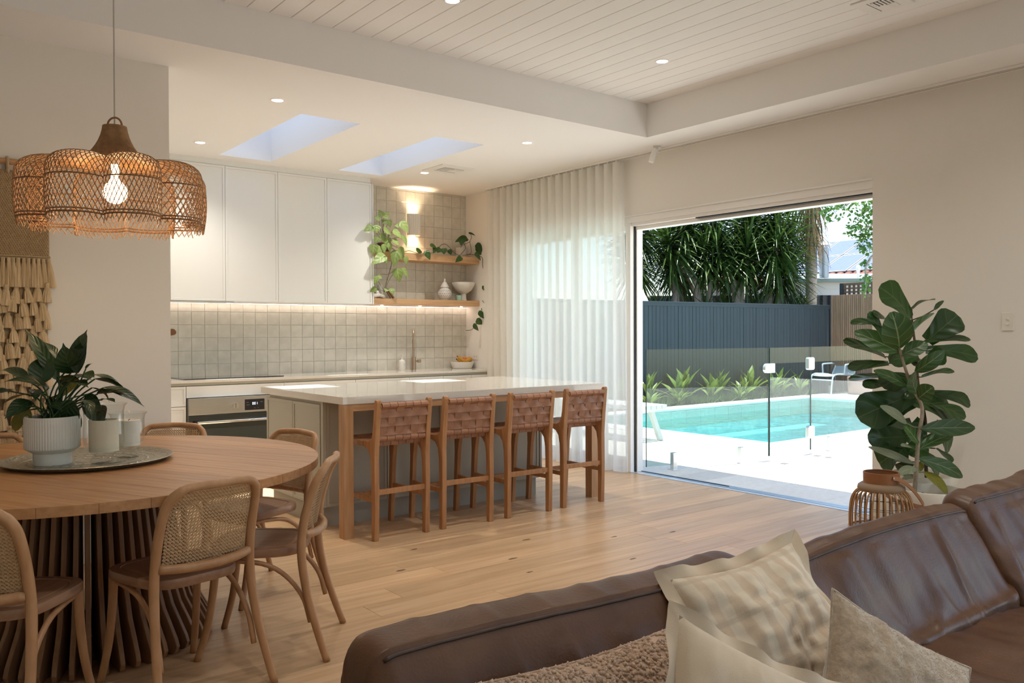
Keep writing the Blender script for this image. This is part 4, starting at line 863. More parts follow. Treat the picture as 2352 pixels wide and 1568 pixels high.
for (x, y, z, r, n) in blobs:
    for i in range(n):
        d = Vector((rr.gauss(0, 1), rr.gauss(0, 1), rr.gauss(0, 1))).normalized()*r*rr.uniform(0.25, 1)**0.5
        c = Vector((x, y, z))+d-L0; ax = Vector((rr.gauss(0, 1), rr.gauss(0, 1), rr.gauss(-0.8, 0.6))).normalized(); s = rr.uniform(0.05, 0.085)
        up = Vector((rr.gauss(0, .5), rr.gauss(0, .5), 1)); g.sheet(leaf_grid(c, c+ax*s, s*0.85, up, n=3, nu=3, fold=0.2, shape=lambda t: (0.35, 1, 0.8, 0.05)[min(3, int(t*3+.01))]))
stuff(g.build('foliage', TRL, t, smooth='all'))

# ------------------------------------------------------------ garden bed planting
BROM = leaf_mat('bed_leaf', (0.10, 0.17, 0.03), (0.22, 0.28, 0.06), (0.25, 0.32, 0.09), rough=0.35, veins=0, vw=0.04, rand=0.22, transl=0.25)
bed = struct(G().box(9.0, 16.6, 10.241, 11.3, -0.3, -0.03).build('ground', SOIL))
BL = [G().sheet(leaf_grid((0, 0, 0), (0.34*s, 0, 0.34), 0.085*s, (-1, 0, 1), droop=0.10*s, fold=0.25, n=7, nu=5, shape=lambda t: (0.35+1.3*t if t < 0.5 else 1.0) * (1 if t < 0.75 else max(0.05, (1-t)/0.25)))).mesh('leaf', BROM, smooth='all') for s in (0.8, 1.0, 1.15)]
cl = [(10.6, 10.42, 1.15), (11.05, 10.75, 1.2), (11.35, 10.45, .95), (11.8, 10.85, 1.3), (12.35, 10.62, 1.15), (12.75, 10.8, 1.3), (13.3, 10.6, 1.05), (13.75, 10.75, 1.25), (14.25, 10.55, 1.05), (14.7, 10.7, 1.2), (15.2, 10.52, 1.0), (15.65, 10.6, 1.1), (16.2, 10.5, .95), (12.1, 10.4, .7), (13.95, 10.4, .6)]
for k, (x, y, s) in enumerate(cl):
    t = thing('bed_plant', 'strappy green rosette plant in the bed along the dark fence', 'plant', (x, y, -0.03), 0, 'rosette plants along the fence')
    for i in range(15):
        o = link('leaf', BL[rnd.randrange(3)], t, (0, 0, 0.01), (0, rnd.uniform(-0.75, 0.35), i*2.4+rnd.uniform(-.3, .3))); o.scale = (s*rnd.uniform(.8, 1.15),)*3
g = G(); rr = random.Random(3)
GRS = mat('ground_cover', (0.07, 0.12, 0.02), 0.6, var=0.4, nscale=3, rand=0.1)
for i in range(5200):
    x, y = rr.uniform(9.6, 16.55), rr.triangular(10.27, 11.1, 10.4); h = rr.uniform(0.06, 0.2); a = rr.uniform(0, 6.28)
    s = Vector((math.cos(a), math.sin(a), 0))*0.008; d = Vector((rr.gauss(0, .09), rr.gauss(-.03, .08), h))
    p = Vector((x, y, -0.03)); g.add([p-s, p+s, p+d], [(0, 1, 2)])
o = g.build('ground_cover', GRS); stuff(o); tag(o, 'low grassy ground cover between the rosette plants', 'grass')

# ------------------------------------------------------------ outdoor furniture
LGF = mat('pale_blue_powdercoat', (0.58, 0.62, 0.68), 0.4); LGS = mat('grey_sling', (0.40, 0.43, 0.45), 0.7, bump=0.2, bscale=300)
t = thing('sun_lounge', 'pale sling-back outdoor lounge chair at the far end of the pool', 'chair', (17.2, 10.25, Z0), math.atan2(0.5, 0.03)-PI/2)
# local: x from feet (0) to back, y across
g = G()
for sy in (-0.27, 0.27):
    for n_, pts in (('side_rail', [(-0.44, sy, 0.40), (-0.30, sy, 0.425), (0.1, sy, 0.40), (0.42, sy, 0.34)]), ('leg', [(-0.30, sy, 0.425), (-0.44, sy, 0.40), (-0.50, sy, 0.28), (-0.54, sy, 0.0)]),
                   ('leg', [(0.40, sy, 0.36), (0.48, sy, 0.0)]), ('back_rail', [(0.28, sy, 0.37), (0.50, sy, 0.72), (0.64, sy, 1.0)]), ('armrest', [(-0.06, sy, 0.40), (-0.05, sy*1.06, 0.60), (0.02, sy*1.06, 0.635), (0.40, sy*1.06, 0.64)])):
        G().tube(curve_pts(pts, 10) if len(pts) > 2 else pts, 0.018, 8).build(n_, LGF, t, smooth='all')
G().tube([(-0.50, -0.27, 0.30), (-0.50, 0.27, 0.30)], 0.016, 8).build('cross_bar', LGF, t, smooth=True)
rows = [[(x, -0.26+0.52*i/6, z-0.012*math.sin(PI*i/6)) for i in range(7)] for x, z in ((-0.46, 0.385), (-0.40, 0.415), (-0.30, 0.43), (-0.1, 0.42), (0.1, 0.405), (0.27, 0.385))]
G().sheet(rows).build('seat_sling', LGS, t, smooth='all')
rows = [[(0.29+0.35*k/8+0.03*math.sin(PI*k/8)*0.5, -0.26+0.52*i/6, 0.385+0.62*k/8) for i in range(7)] for k in range(9)]
G().sheet(rows).build('back_sling', LGS, t, smooth='all')
t = thing('planter', 'pinkish tub beside the outdoor lounge chair', 'pot', (17.2, 9.62, Z0))
G().lathe([(0.005, 0), (0.25, 0), (0.27, 0.02), (0.30, 0.36), (0.285, 0.38), (0.27, 0.36), (0.005, 0.30)], 28).build('tub', mat('pink_tub', (0.42, 0.25, 0.21), 0.7, bump=0.4, bscale=60, bstretch=(1, 1, .1)), t, smooth=True)
t = thing('patio_bench', 'white slatted patio bench with splayed legs at the left edge of the opening', 'bench', (7.75, 7.06, Z0))
WB = mat('white_bench', (0.66, 0.65, 0.62), 0.5)
for k in range(5): G().box(-0.24+k*0.1, -0.155+k*0.1, 0.0, 1.7, 0.40, 0.455).build('slat', WB, t, bevel=0.004)
for y0, y1 in ((0.06, 0.24), (1.64, 1.46)):
    for x in (-0.17, 0.19): G().bar((x, y0, 0), (x, y1, 0.40), 0.07, 0.05, up=(0, 1, 0)).build('leg', WB, t, bevel=0.004)
    G().box(-0.2, 0.22, min(y0, y1)+0.12, min(y0, y1)+0.18, 0.35, 0.40).build('cross_bar', WB, t)

# ------------------------------------------------------------ bar stools
STW = mat('teak_stool', (0.36, 0.165, 0.065), 0.45, col2=(0.46, 0.235, 0.10), nscale=8, stretch=(5, 5, 0.6), detail=6, rand=0.05)
LEA = mat('tan_leather_strap', (0.31, 0.145, 0.078), 0.5, col2=(0.37, 0.18, 0.10), nscale=25, rand=0.09, bump=0.1, bscale=200)
def ribbon(path, wv, w, th=0.0045):
    g = G(); P = [Vector(p) for p in path]; wv = Vector(wv).normalized(); rows = []
    for i, p in enumerate(P):
        d = (P[min(i+1, len(P)-1)]-P[max(i-1, 0)]).normalized(); n = d.cross(wv).normalized()*th/2
        rows.append([p-wv*w/2-n, p+wv*w/2-n, p+wv*w/2+n, p-wv*w/2+n])
    g.sheet(rows, cu=True); g.f.append([3, 2, 1, 0]); k = len(P)-1; g.f.append([k*4, k*4+1, k*4+2, k*4+3]); return g
def rod(g, a, b, r, n=10): return g.tube([a, b], r, n)
def make_stool(lab):
    t = thing('bar_stool', lab, 'stool', (0, 0, 0), 0, 'woven leather bar stools at the island')
    for sx in (-1, 1):
        x0, x1 = sx*0.195-0.018, sx*0.195+0.018
        back = [(-.235, 0), (-.243, .30), (-.240, .55), (-.252, .70), (-.275, .895)]
        top = [(-.272, .910), (-.262, .917), (-.247, .912), (-.240, .90)]
        front = [(-.222, .74), (-.205, .668), (-.165, .645), (-.10, .640), (-.10, .604), (-.145, .590), (-.178, .555), (-.192, .49), (-.196, .40), (-.196, 0)]
        G().prism(list(reversed(back+top+front)), 'x', x0, x1).build('leg', STW, t, bevel=0.005)
        fr = [(.215, 0), (.180, .45), (.160, .56), (.10, .602), (.10, .640), (.215, .645), (.232, .625), (.225, .45), (.253, 0)]
        G().prism(fr, 'x', sx*0.19-0.017, sx*0.19+0.017).build('leg', STW, t, bevel=0.005)
        G().prism([(-.10, .604), (.10, .602), (.10, .640), (-.10, .640)], 'x', x0+0.001, x1-0.001).build('seat_rail', STW, t, bevel=0.003)
        G().box(sx*0.193-0.011, sx*0.193+0.011, -.205, .205, .245, .277).build('stretcher', STW, t, bevel=0.003)
    for y, z in ((-.218, .295), (.212, .205)): G().box(-.182, .182, y-.012, y+.012, z, z+.034).build('stretcher', STW, t, bevel=0.003)
    for y, z in ((-.262, .872), (-.222, .662), (-.165, .622), (.195, .622)):
        rod(G(), (-.185, y, z), (.185, y, z), .015).build('rail', STW, t, smooth=True)
    # back: vertical straps looped over the top and lower rails
    n = 6; p = 0.354/n
    for i in range(n):
        x = -.177+p*(i+.5); pts = []
        for k in range(9): a = PI*k/8; pts.append((x, -.262+.022*math.cos(a), .872+.022*math.sin(a)))
        b0, b1 = Vector((x, -.284, .868)), Vector((x, -.244, .664))
        for k in range(1, 13):
            s = k/13; ph = math.sin(s*PI*3.2+(0 if i % 2 else PI)+0.3*(i//2 % 2)); q = b0.lerp(b1, s)+Vector((0, .013*(1-s) + 0.0042*ph+.012, 0)); pts.append(q)
        for k in range(14): a = PI*0.9+2*PI*0.80*k/13; pts.append((x, -.222+.021*math.cos(a), .662+.021*math.sin(a)))
        inner = [(x, -.240, .868)]+[(x, -.262+.022*math.cos(a), .872+.022*math.sin(a)) for a in (0,)]
        ribbon(pts, (1, 0, 0), p*0.94).build('strap', LEA, t, smooth=0.8)
    for j, z in enumerate((.706, .765, .824)):
        s = (z-.664)/(.868-.664); y0 = -.244-.040*s+.004; pts = []
        for k in range(25):
            u = k/24; x = -.186+.372*u; ph = math.sin(u*PI*n+PI*(j % 2)); pts.append((x, y0+.012*(1-s)*0+.0045*ph+.012, z))
        ribbon(pts, (0, .19, 1), 0.052).build('strap', LEA, t, smooth=0.8)
    # seat weave
    for i in range(n):
        x = -.177+p*(i+.5); pts = []
        for k in range(7): a = PI*1.25-PI*0.75*k/6; pts.append((x, -.165+.021*math.cos(a), .622+.021*math.sin(a)))
        for k in range(1, 16): s = k/16; pts.append((x, -.165+.36*s, .6445-.012*math.sin(PI*s)+.003*math.sin(s*PI*6+PI*(i % 2))))
        for k in range(7): a = PI*0.5-PI*0.75*k/6; pts.append((x, .195+.021*math.cos(a), .622+.021*math.sin(a)))
        ribbon(pts, (1, 0, 0), p*0.94).build('strap', LEA, t, smooth=0.8)
    for j in range(5):
        y = -.11+.065*j; pts = []
        for k in range(25): u = k/24; x = -.190+.38*u; pts.append((x, y, .6445-.012*math.sin(PI*(y+.165)/.36)+.003*math.sin(u*PI*n+PI*(j % 2))+(.0 if 0 < k < 24 else -.012)))
        ribbon(pts, (0, 1, 0), 0.055).build('strap', LEA, t, smooth=0.8)
    # second loop row under the lower back rail
    return t
sx0 = [(2.805, 5.005, 1.0), (3.343, 5.0, -2.4), (3.888, 4.993, -0.6), (4.447, 5.005, -2.0)]
slab_ = ['leather-strap bar stool nearest the dining table, beside the oak post', 'second leather-strap bar stool from the oak post by the dining table', 'third leather-strap bar stool, next but one to the curtain', 'leather-strap bar stool nearest the sheer curtain']
s0 = make_stool(slab_[0]); s0.location = (sx0[0][0], sx0[0][1]-.0, 0); s0.rotation_euler[2] = math.radians(sx0[0][2])
for k in (1, 2, 3): dup(s0, slab_[k], (sx0[k][0], sx0[k][1], 0), math.radians(sx0[k][2]))

# ------------------------------------------------------------ dining chairs
BEW = mat('bentwood_beech', (0.40, 0.215, 0.100), 0.38, col2=(0.48, 0.275, 0.14), nscale=9, stretch=(3, 3, 1), detail=5, rand=0.03)
BEWS = mat('beech_seat', (0.30, 0.165, 0.092), 0.33, col2=(0.37, 0.215, 0.125), nscale=7, stretch=(7, 0.8, 7), detail=5, rand=0.03)
CANE = mat('cane_webbing', (0.50, 0.32, 0.155), 0.5, col2=(0.58, 0.39, 0.21), nscale=60)
def by(z): # y of the back plane at height z (centre line of the posts)
    pts = [(0, -.312), (.15, -.262), (.30, -.222), (.42, -.203), (.52, -.205), (.62, -.225), (.72, -.258), (.80, -.290), (.82, -.298)]
    for (a, b), (c, d) in zip(pts, pts[1:]):
        if a <= z <= c: return b+(d-b)*(z-a)/(c-a)
    return pts[-1][1]
def make_chair(lab):
    t = thing('dining_chair', lab, 'chair', (0, 0, 0), 0, 'cane-back dining chairs round the table')
    ctrl = [(-.228, by(0), 0), (-.212, by(.15), .15), (-.199, by(.30), .30), (-.192, by(.45), .45), (-.188, by(.58), .58), (-.183, by(.70), .70)]
    arc = [(-.172, by(.755)-.006, .755), (-.142, by(.79)-.014, .792), (-.095, -.304, .8015), (0, -.318, .8045)]
    path = ctrl+arc; path = path+[(-x, y, z) for x, y, z in reversed(path[:-1])]
    P = curve_pts(path, 84); G().tube(P, [0.0145+0.0035*min(1, p.z/.4)-(0.002 if p.z > .78 else 0) for p in P], 12).build('back_frame', BEW, t, smooth='all')
    # seat: rounded plate with an inset panel line
    def outline(s, n=44):
        pts = []
        for i in range(n):
            a = 2*PI*i/n; c, q = math.cos(a), math.sin(a)
            x = abs(c)**0.52*(1 if c > 0 else -1); y = abs(q)**0.52*(1 if q > 0 else -1)
            pts.append((x*s*(0.198+0.020*y), y*s*0.197))
        return pts
    rings = []
    for s, z in ((0.93, .416), (0.985, .420), (1.0, .430), (1.0, .446), (0.985, .4535), (0.95, .456), (0.83, .4555), (0.822, .4525), (0.806, .4525), (0.798, .455)):
        rings.append([(x, y, z) for x, y in outline(s)])
    g = G().sheet(rings, cu=True); n = 44
    g.f.append(list(range(n))[::-1]); g.f.append([9*n+i for i in range(n)])
    g.build('seat', BEWS, t, smooth=0.5)
    for sx in (-1, 1):
        P = curve_pts([(sx*.172, .150, .425), (sx*.174, .158, .30), (sx*.180, .180, .15), (sx*.192, .222, 0)], 16)
        G().tube(P, [.0175-.0035*i/16 for i in range(17)], 12).build('leg', BEW, t, smooth='all')
        P = curve_pts([(sx*.186, by(.16)+.022, .15), (sx*.184, by(.26)+.024, .25), (sx*.182, -.145, .335), (sx*.181, -.06, .388), (sx*.178, .05, .404), (sx*.168, .125, .402), (sx*.14, .155, .400)], 26)
        G().tube(P, .0105, 8).build('brace', BEW, t, smooth='all')
    G().tube(curve_pts([(-.14, .155, .40), (-.05, .162, .40), (.05, .162, .40), (.14, .155, .40)], 8), .0105, 8).build('brace', BEW, t, smooth='all')
    P = curve_pts([(-.178, -.212, .508), (-.10, -.245, .504), (0, -.258, .502), (.10, -.245, .504), (.178, -.212, .508)], 20)
    G().tube(P, .0175, 10).build('lower_rail', BEW, t, smooth='all')
    # cane
    hw = .172
    def yc(x, z): return by(z)-.028*(1-(x/.18)**2)+.004
    def inside(x, z):
        if abs(x) > hw or z < .512 or z > .789: return False
        r = .075; dx, dz = abs(x)-(hw-r), z-(.789-r)
        return not (dx > 0 and dz > 0 and dx*dx+dz*dz > r*r)
    g = G(); w = .0011
    def strand(p0, p1, off, ww):
        n = max(4, int(math.hypot(p1[0]-p0[0], p1[1]-p0[1])/.016)); cur = []
        dx, dz = p1[0]-p0[0], p1[1]-p0[1]; L = math.hypot(dx, dz); nx, nz = -dz/L*ww, dx/L*ww
        def flush():
            if len(cur) > 1: g.sheet(cur)
        for i in range(n+1):
            x, z = p0[0]+dx*i/n, p0[1]+dz*i/n
            if inside(x, z):
                y = yc(x, z)+off; cur.append([(x-nx, y, z-nz), (x+nx, y, z+nz)])
            else: flush(); cur = []
        flush()
    pt_ = .0130; k = 0
    x = -hw
    while x <= hw:
        for d in (-.0016, .0016): strand((x+d, .505), (x+d, .795), .0006, .00115)
        x += pt_
    z = .512
    while z <= .79:
        for d in (-.0016, .0016): strand((-hw-.01, z+d), (hw+.01, z+d), -.0004, .00115)
        z += pt_
    z = .505-.36
    while z < .80:
        strand((-hw-.002, z-.0001+pt_/2), (hw+.002, z+2*hw+pt_/2), .0014, .0016); z += pt_
    z = .505
    while z < .80+.36:
        strand((-hw-.002, z+pt_/2), (hw+.002, z-2*hw+pt_/2), -.0014, .0016); z += pt_
    stuff(g.build('cane_panel', CANE, t))
    return t
CH = [('cane-back dining chair in the foreground at the left edge, mostly cut off', (.388, 3.331), -35.7), ('cane-back dining chair seen from behind in front of the round table', (.955, 3.336), 12.2),
      ('cane-back dining chair at the right of the table seen edge-on', (1.37, 3.518), 55.2), ('cane-back dining chair at the right of the table nearest the island', (1.60, 4.25), 107.9),
      ('cane-back dining chair across the table in front of the oven', (1.30, 4.85), 148.7), ('cane-back dining chair across the table behind the white plant pot', (.56, 4.90), 188)]
c0 = make_chair(CH[0][0]); c0.location = (*CH[0][1], 0); c0.rotation_euler[2] = math.radians(CH[0][2])
for lab, p, a in CH[1:]: dup(c0, lab, (*p, 0), math.radians(a))

# ------------------------------------------------------------ round table
TAB = mat('oak_table', (0.36, 0.175, 0.070), 0.36, col2=(0.47, 0.25, 0.11), nscale=6, stretch=(0.6, 7, 7), detail=6, rand=0.10)
FIN = mat('dark_oak_slat', (0.24, 0.125, 0.058), 0.55, col2=(0.31, 0.17, 0.08), nscale=8, stretch=(5, 5, 0.6), rand=0.1)
TC = Vector((.783, 4.058, 0)); TR = .998; TA = math.radians(-64)
tb = thing('dining_table', 'large round oak dining table on a drum of dark slats', 'table', TC, TA)
bw = .1425
for k in range(-7, 7):
    y0, y1 = k*bw+.0004, (k+1)*bw-.0004; pts = []
    n = 16
    for s, ys in ((1, [y0+(y1-y0)*i/n for i in range(n+1)]), (-1, [y1-(y1-y0)*i/n for i in range(n+1)])):
        for y in ys:
            y = max(-TR+1e-4, min(TR-1e-4, y)); pts.append((s*math.sqrt(TR*TR-y*y), y))
    G().prism(pts, 'z', .738, .775).build('board', TAB, tb, bevel=.0012, bseg=1)
prof = [(.22, .735), (.345, .735), (.352, .60), (.385, .38), (.445, .19), (.512, .065), (.522, .035), (.512, .010), (.495, .002), (.22, .002)]
fm = G().prism([(x, z) for x, z in prof], 'y', -.0095, .0095).mesh('slat', FIN, bevel=.002, bseg=1)
NF = 54
for k in range(NF): link('slat', fm, tb, (0, 0, 0), (0, 0, 2*PI*(k+.5)/NF))
G().lathe([(.06, .0), (.36, .0), (.36, .02), (.06, .02)], 40).build('base_ring', FIN, tb); G().lathe([(.06, .715), (.36, .715), (.36, .738), (.06, .738)], 40).build('top_ring', FIN, tb)

# ------------------------------------------------------------ table setting
PEW = mat('aged_pewter', (0.30, 0.285, 0.225), 0.32, metal=0.75, col2=(0.42, 0.40, 0.33), nscale=50, bump=0.35, bscale=70)
t = thing('tray', 'large round engraved metal tray on the dining table', 'tray', (.80, 4.10, .7755))
G().lathe([(.002, .0), (.29, .0), (.318, .003), (.345, .016), (.352, .020), (.349, .022), (.342, .020), (.314, .007), (.29, .0045), (.002, .0045)], 72).build('dish', PEW, t, smooth=0.7)
g = G()
for r, n in ((.10, 16), (.17, 26), (.24, 36)):
    for k in range(n): a = 2*PI*k/n; g.lathe([(.009, .0044), (.006, .0062), (.001, .0066)], 6, (r*math.cos(a), r*math.sin(a), 0))
for r in (.055, .135, .205, .275): g.tube([(r*math.cos(2*PI*i/60), r*math.sin(2*PI*i/60), .0046) for i in range(60)], .0012, 5, closed=True)
for k in range(56): a = 2*PI*k/56; g.lathe([(.006, .0), (.004, .002), (.001, .0022)], 6, (.33*math.cos(a), .33*math.sin(a), .0125))
stuff(g.build('engraving', PEW, t, smooth='all'))
POTW = mat('matt_white_pot', (0.66, 0.64, 0.585), 0.65)
t = thing('potted_peace_lily', 'peace lily with dark arching leaves in a ribbed white footed pot on the tray', 'plant', (.657, 4.10, .780)); L0 = Vector(t.location)
def rib(a, i): return 1+(.012*math.cos(a*64) if 4 <= i <= 8 else 0)
G().lathe([(.002, 0), (.074, 0), (.076, .003), (.076, .05), (.105, .068), (.109, .074), (.109, .12), (.109, .17), (.109, .2), (.107, .208), (.101, .208), (.100, .17), (.002, .17)], 192, rmod=rib).build('pot', POTW, t, smooth=0.6)
G().lathe([(.1, .178), (.05, .186), (.002, .19)], 20).build('soil', SOIL, t)
LILY_M = leaf_mat('peace_lily_leaf', (0.010, 0.030, 0.010), (0.028, 0.065, 0.020), (0.04, 0.08, 0.03), rough=0.32, veins=14, vw=0.03, rand=0.3, transl=0.12)
LILY_Y = leaf_mat('peace_lily_yellowing', (0.05, 0.08, 0.012), (0.20, 0.16, 0.03), (0.12, 0.13, 0.04), rough=0.45, veins=14, vw=0.03, rand=0.2)
LB = mat('lily_stem', (0.03, 0.07, 0.02), 0.5)
def lshape(t): return max(.03, math.sin(PI*min(1, (t*1.02+.02))**0.78))**0.8 * (1 if t < .8 else max(.12, 1-(t-.8)*3.9))
rr = random.Random(2)
for k, (b, tp, w) in enumerate(LILY):
    B, T = Vector(b), Vector(tp); c = Vector((.657, 4.10, .965))
    if k == 0 or True:
        ax = (T-B); up = Vector((0, 0, 1)) if abs(ax.normalized().z) < .75 else Vector((-.4, -.75, .2)); up += Vector((rr.gauss(0, .35), rr.gauss(0, .35)-.25, 0))
        lf_ = put_leaf('leaf', LILY_Y if k in (11, 12, 17, 30) else LILY_M, t, L0, B, T, w*1.3, up, droop=rr.uniform(.05, .14), fold=.22, shape=lshape, n=10, wave=.05, seed=k)
        g = G(); mid = (c+B)/2+Vector((rr.gauss(0, .02), rr.gauss(0, .02), .03))
        g.tube([p-L0 for p in curve_pts([c+Vector((rr.gauss(0, .025), rr.gauss(0, .025), 0)), mid, B], 8)], .0035, 6); g.build('stem', LB, lf_.parent, smooth='all')
CLG = pane_mat('vase_glass', (0.975, 0.985, 0.98), .8)
WAX = mat('candle_wax', (0.70, 0.63, 0.50), 0.5, sub=0.3); WAX2 = mat('candle_wax_white', (0.74, 0.70, 0.63), 0.5, sub=0.3)
def vase(x, y, h, r, lab, wax, ch):
    t = thing('hurricane_vase', lab, 'vase', (x, y, .780))
    o = [(.002, 0), (r*.62, 0), (r*.70, .010), (r*.60, .024), (r*.42, .032), (r*.60, .045), (r*.93, .068), (r, .10), (r*.99, h*.6), (r*.97, h*.86), (r*1.03, h*.955), (r*1.16, h)]
    i_ = [(r*1.13, h), (r*.995, h*.95), (r*.94, h*.86), (r*.955, h*.6), (r*.965, .10), (r*.89, .072), (r*.5, .055), (.002, .053)]
    G().lathe(o+i_, 48).build('glass', CLG, t, smooth=0.9)
    c = thing('candle', 'thick cream pillar candle inside the %s glass vase' % ('larger' if ch > .12 else 'smaller'), 'candle', (x, y, .780+.0545)); rc_ = r*.72
    G().lathe([(.002, 0), (rc_, 0), (rc_, ch), (rc_*.93, ch+.002), (rc_*.78, ch-.010), (.002, ch-.014)], 40, rmod=lambda a, k: 1+(.05*math.sin(a)+.02*math.sin(3*a) if k in (2, 3) else 0)).build('wax', wax, c, smooth=0.8)
    G().tube([(0, 0, ch-.014), (.004, 0, ch), (.011, .002, ch+.004)], .0016, 6).build('wick', BLACK, c)
vase(.835, 3.965, .262, .083, 'larger clear glass hurricane vase on the tray holding a thick candle', WAX, .135)
vase(.965, 4.105, .205, .073, 'smaller clear glass hurricane vase on the tray behind the larger one', WAX2, .115)

# ------------------------------------------------------------ rattan pendant
RAT = mat('rattan', (0.31, 0.165, 0.075), 0.5, col2=(0.42, 0.245, 0.12), nscale=40); RATD = mat('rattan_binding', (0.23, 0.115, 0.048), 0.6)
PC = Vector((.922, 4.112, 2.29)); t = thing('rattan_pendant', 'large scalloped woven rattan pendant lamp hanging over the dining table', 'pendant lamp', PC)
NL = 8; PH = .38
def env(th):  # petal outline 0..1
    u = ((th+PH)*NL/(2*PI)) % 1.0; return math.sin(PI*u)**0.5
def pend(th, s):
    e = env(th)
    # s 0 neck top .. 1 bottom
    if s < .30:
        q = s/.30; r = .047+.022*q+.080*q**2.2; z = -.175*q
        return Vector((r*math.cos(th), r*math.sin(th), z))
    q = (s-.30)/.70
    ro = .275+.125*e; zs = -.175
    k = min(1, q/.55); ang = k*PI/2
    r0 = .149; rr_ = r0+(ro-r0)*math.sin(ang)**0.9
    lift = .022*e*math.sin(PI*min(1, q/.6))
    z = zs-.075*(1-math.cos(ang))+lift
    if q > .55:
        d = (q-.55)/.45; z = zs-.075-.205*d; rr_ = ro*(1-.02*d+.02*math.sin(PI*d))
        z += lift*0
    return Vector((rr_*math.cos(th), rr_*math.sin(th), z))
g = G(); NS = 132; rr = random.Random(8)
for fam in (1, -1):
    for i in range(NS):
        th0 = 2*PI*i/NS+(.012 if fam < 0 else 0); pts = []; end = 1.0+rr.uniform(.0, .035)
        for k in range(27):
            s = end*k/26; tw = 0 if s < .3 else fam*.42*((s-.3)/.7)**1.25
            p = pend(th0+tw, s); pts.append(p+Vector((p.x, p.y, 0)).normalized()*fam*.0018)
        g.tube(pts, .0021, 4, caps=False)
stuff(g.build('woven_shade', RAT, t, smooth='all'))
for s, r in ((.02, .004), (.735, .0032), (.975, .0038), (.955, .003)):
    n = 200 if s > .3 else 48
    G().tube([pend(2*PI*i/n, s)*1.0 for i in range(n)], r, 6, closed=True).build('binding_ring', RATD, t, smooth='all')
G().tube([(.030*math.cos(a)*1.0, .030*math.sin(a)*-.6, .002+.034*math.sin(b)) for a, b in [(PI*(1-i/14), PI*i/14) for i in range(15)]], .0045, 8).build('top_loop', RATD, t, smooth='all')
G().tube([(0, 0, -.10), (0, 0, ZH-PC.z-.03)], .0035, 8).build('cord', mat('grey_cord', (0.55, 0.52, 0.47), 0.7), t)
G().lathe([(.05, 0), (.05, -.022), (.02, -.028), (.002, -.028)], 24, (0, 0, ZH-PC.z)).build('ceiling_rose', FRAMEP, t, smooth=True)
G().lathe([(.004, -.06), (.02, -.065), (.022, -.17), (.02, -.175), (.002, -.176)], 18).build('lamp_holder', mat('lamp_holder', (0.75, 0.72, 0.66), 0.5), t, smooth=True)
G().lathe([(.002, -.352)]+[(.052*math.sin(PI*(1-i/14)), -.300+.052*math.cos(PI*(1-i/14))) for i in range(1, 12)]+[(.018, -.237), (.014, -.172)], 24).build('bulb', emit('bulb_glow', (1.0, 0.62, 0.30), 16.0), t, smooth='all')
l = bpy.data.lights.new('pendant_glow', 'POINT'); l.energy = 4; l.color = (1.0, 0.70, 0.44); l.shadow_soft_size = .06
o = bpy.data.objects.new('pendant_glow', l); C.objects.link(o); o.parent = t; o.location = (0, 0, -.40)

# ------------------------------------------------------------ woven wall hanging
JUTE = mat('jute_weave', (0.42, 0.315, 0.185), 0.9, col2=(0.50, 0.385, 0.24), nscale=60); TAS = mat('raffia_tassel', (0.50, 0.37, 0.215), 0.85, col2=(0.62, 0.48, 0.30), nscale=40, stretch=(4, 4, .3), rand=.1, bump=.6, bscale=160, bstretch=(1, 1, .06))
t = thing('wall_hanging', 'large woven jute wall hanging with rows of raffia tassels on the dining wall', 'wall hanging', (.50, 5.372, 2.27)); L0 = Vector(t.location)
G().tube([(-.45, -.022, .03), (.37, -.022, .03)], .017, 14).build('dowel', OAKX, t, smooth=True)
wx0, wx1 = -.40, .352
for k in range(8): 
    x = wx0+.03+k*.1035
    G().tube([(x, -.045, -.035), (x, -.042, .04), (x, -.022, .052), (x, -.002, .04), (x, -.004, -.035)], .0085, 6).build('loop', JUTE, t, smooth='all')
g = G(); nx, nz = 62, 42   # diagonal twill: small raised knots
for j in range(nz):
    for i in range(nx):
        x = wx0+(wx1-wx0)*(i+.5*(j % 2))/nx; z = -.02-.47*j/nz
        if x < -.06: continue
        s = .0068; g.add([(x-s, -.010, z+s*.5), (x, -.010, z+s*1.15), (x+s, -.010, z-s*.5), (x, -.010, z-s*1.15), (x+.001, -.0185, z)], [(0, 1, 4), (1, 2, 4), (2, 3, 4), (3, 0, 4)])
stuff(g.build('woven_knots', JUTE, t))
G().box(wx0, wx1, -.0105, -.004, -.49, -.015).build('woven_panel', JUTE, t)
for z in (-.488, -.50): G().tube([(wx0, -.014, z), (wx1+.004, -.014, z)], .0055, 6).build('band', JUTE, t, smooth=True)
G().box(wx0, wx1-.01, -.006, -.002, -1.45, -.5).build('backing', JUTE, t)
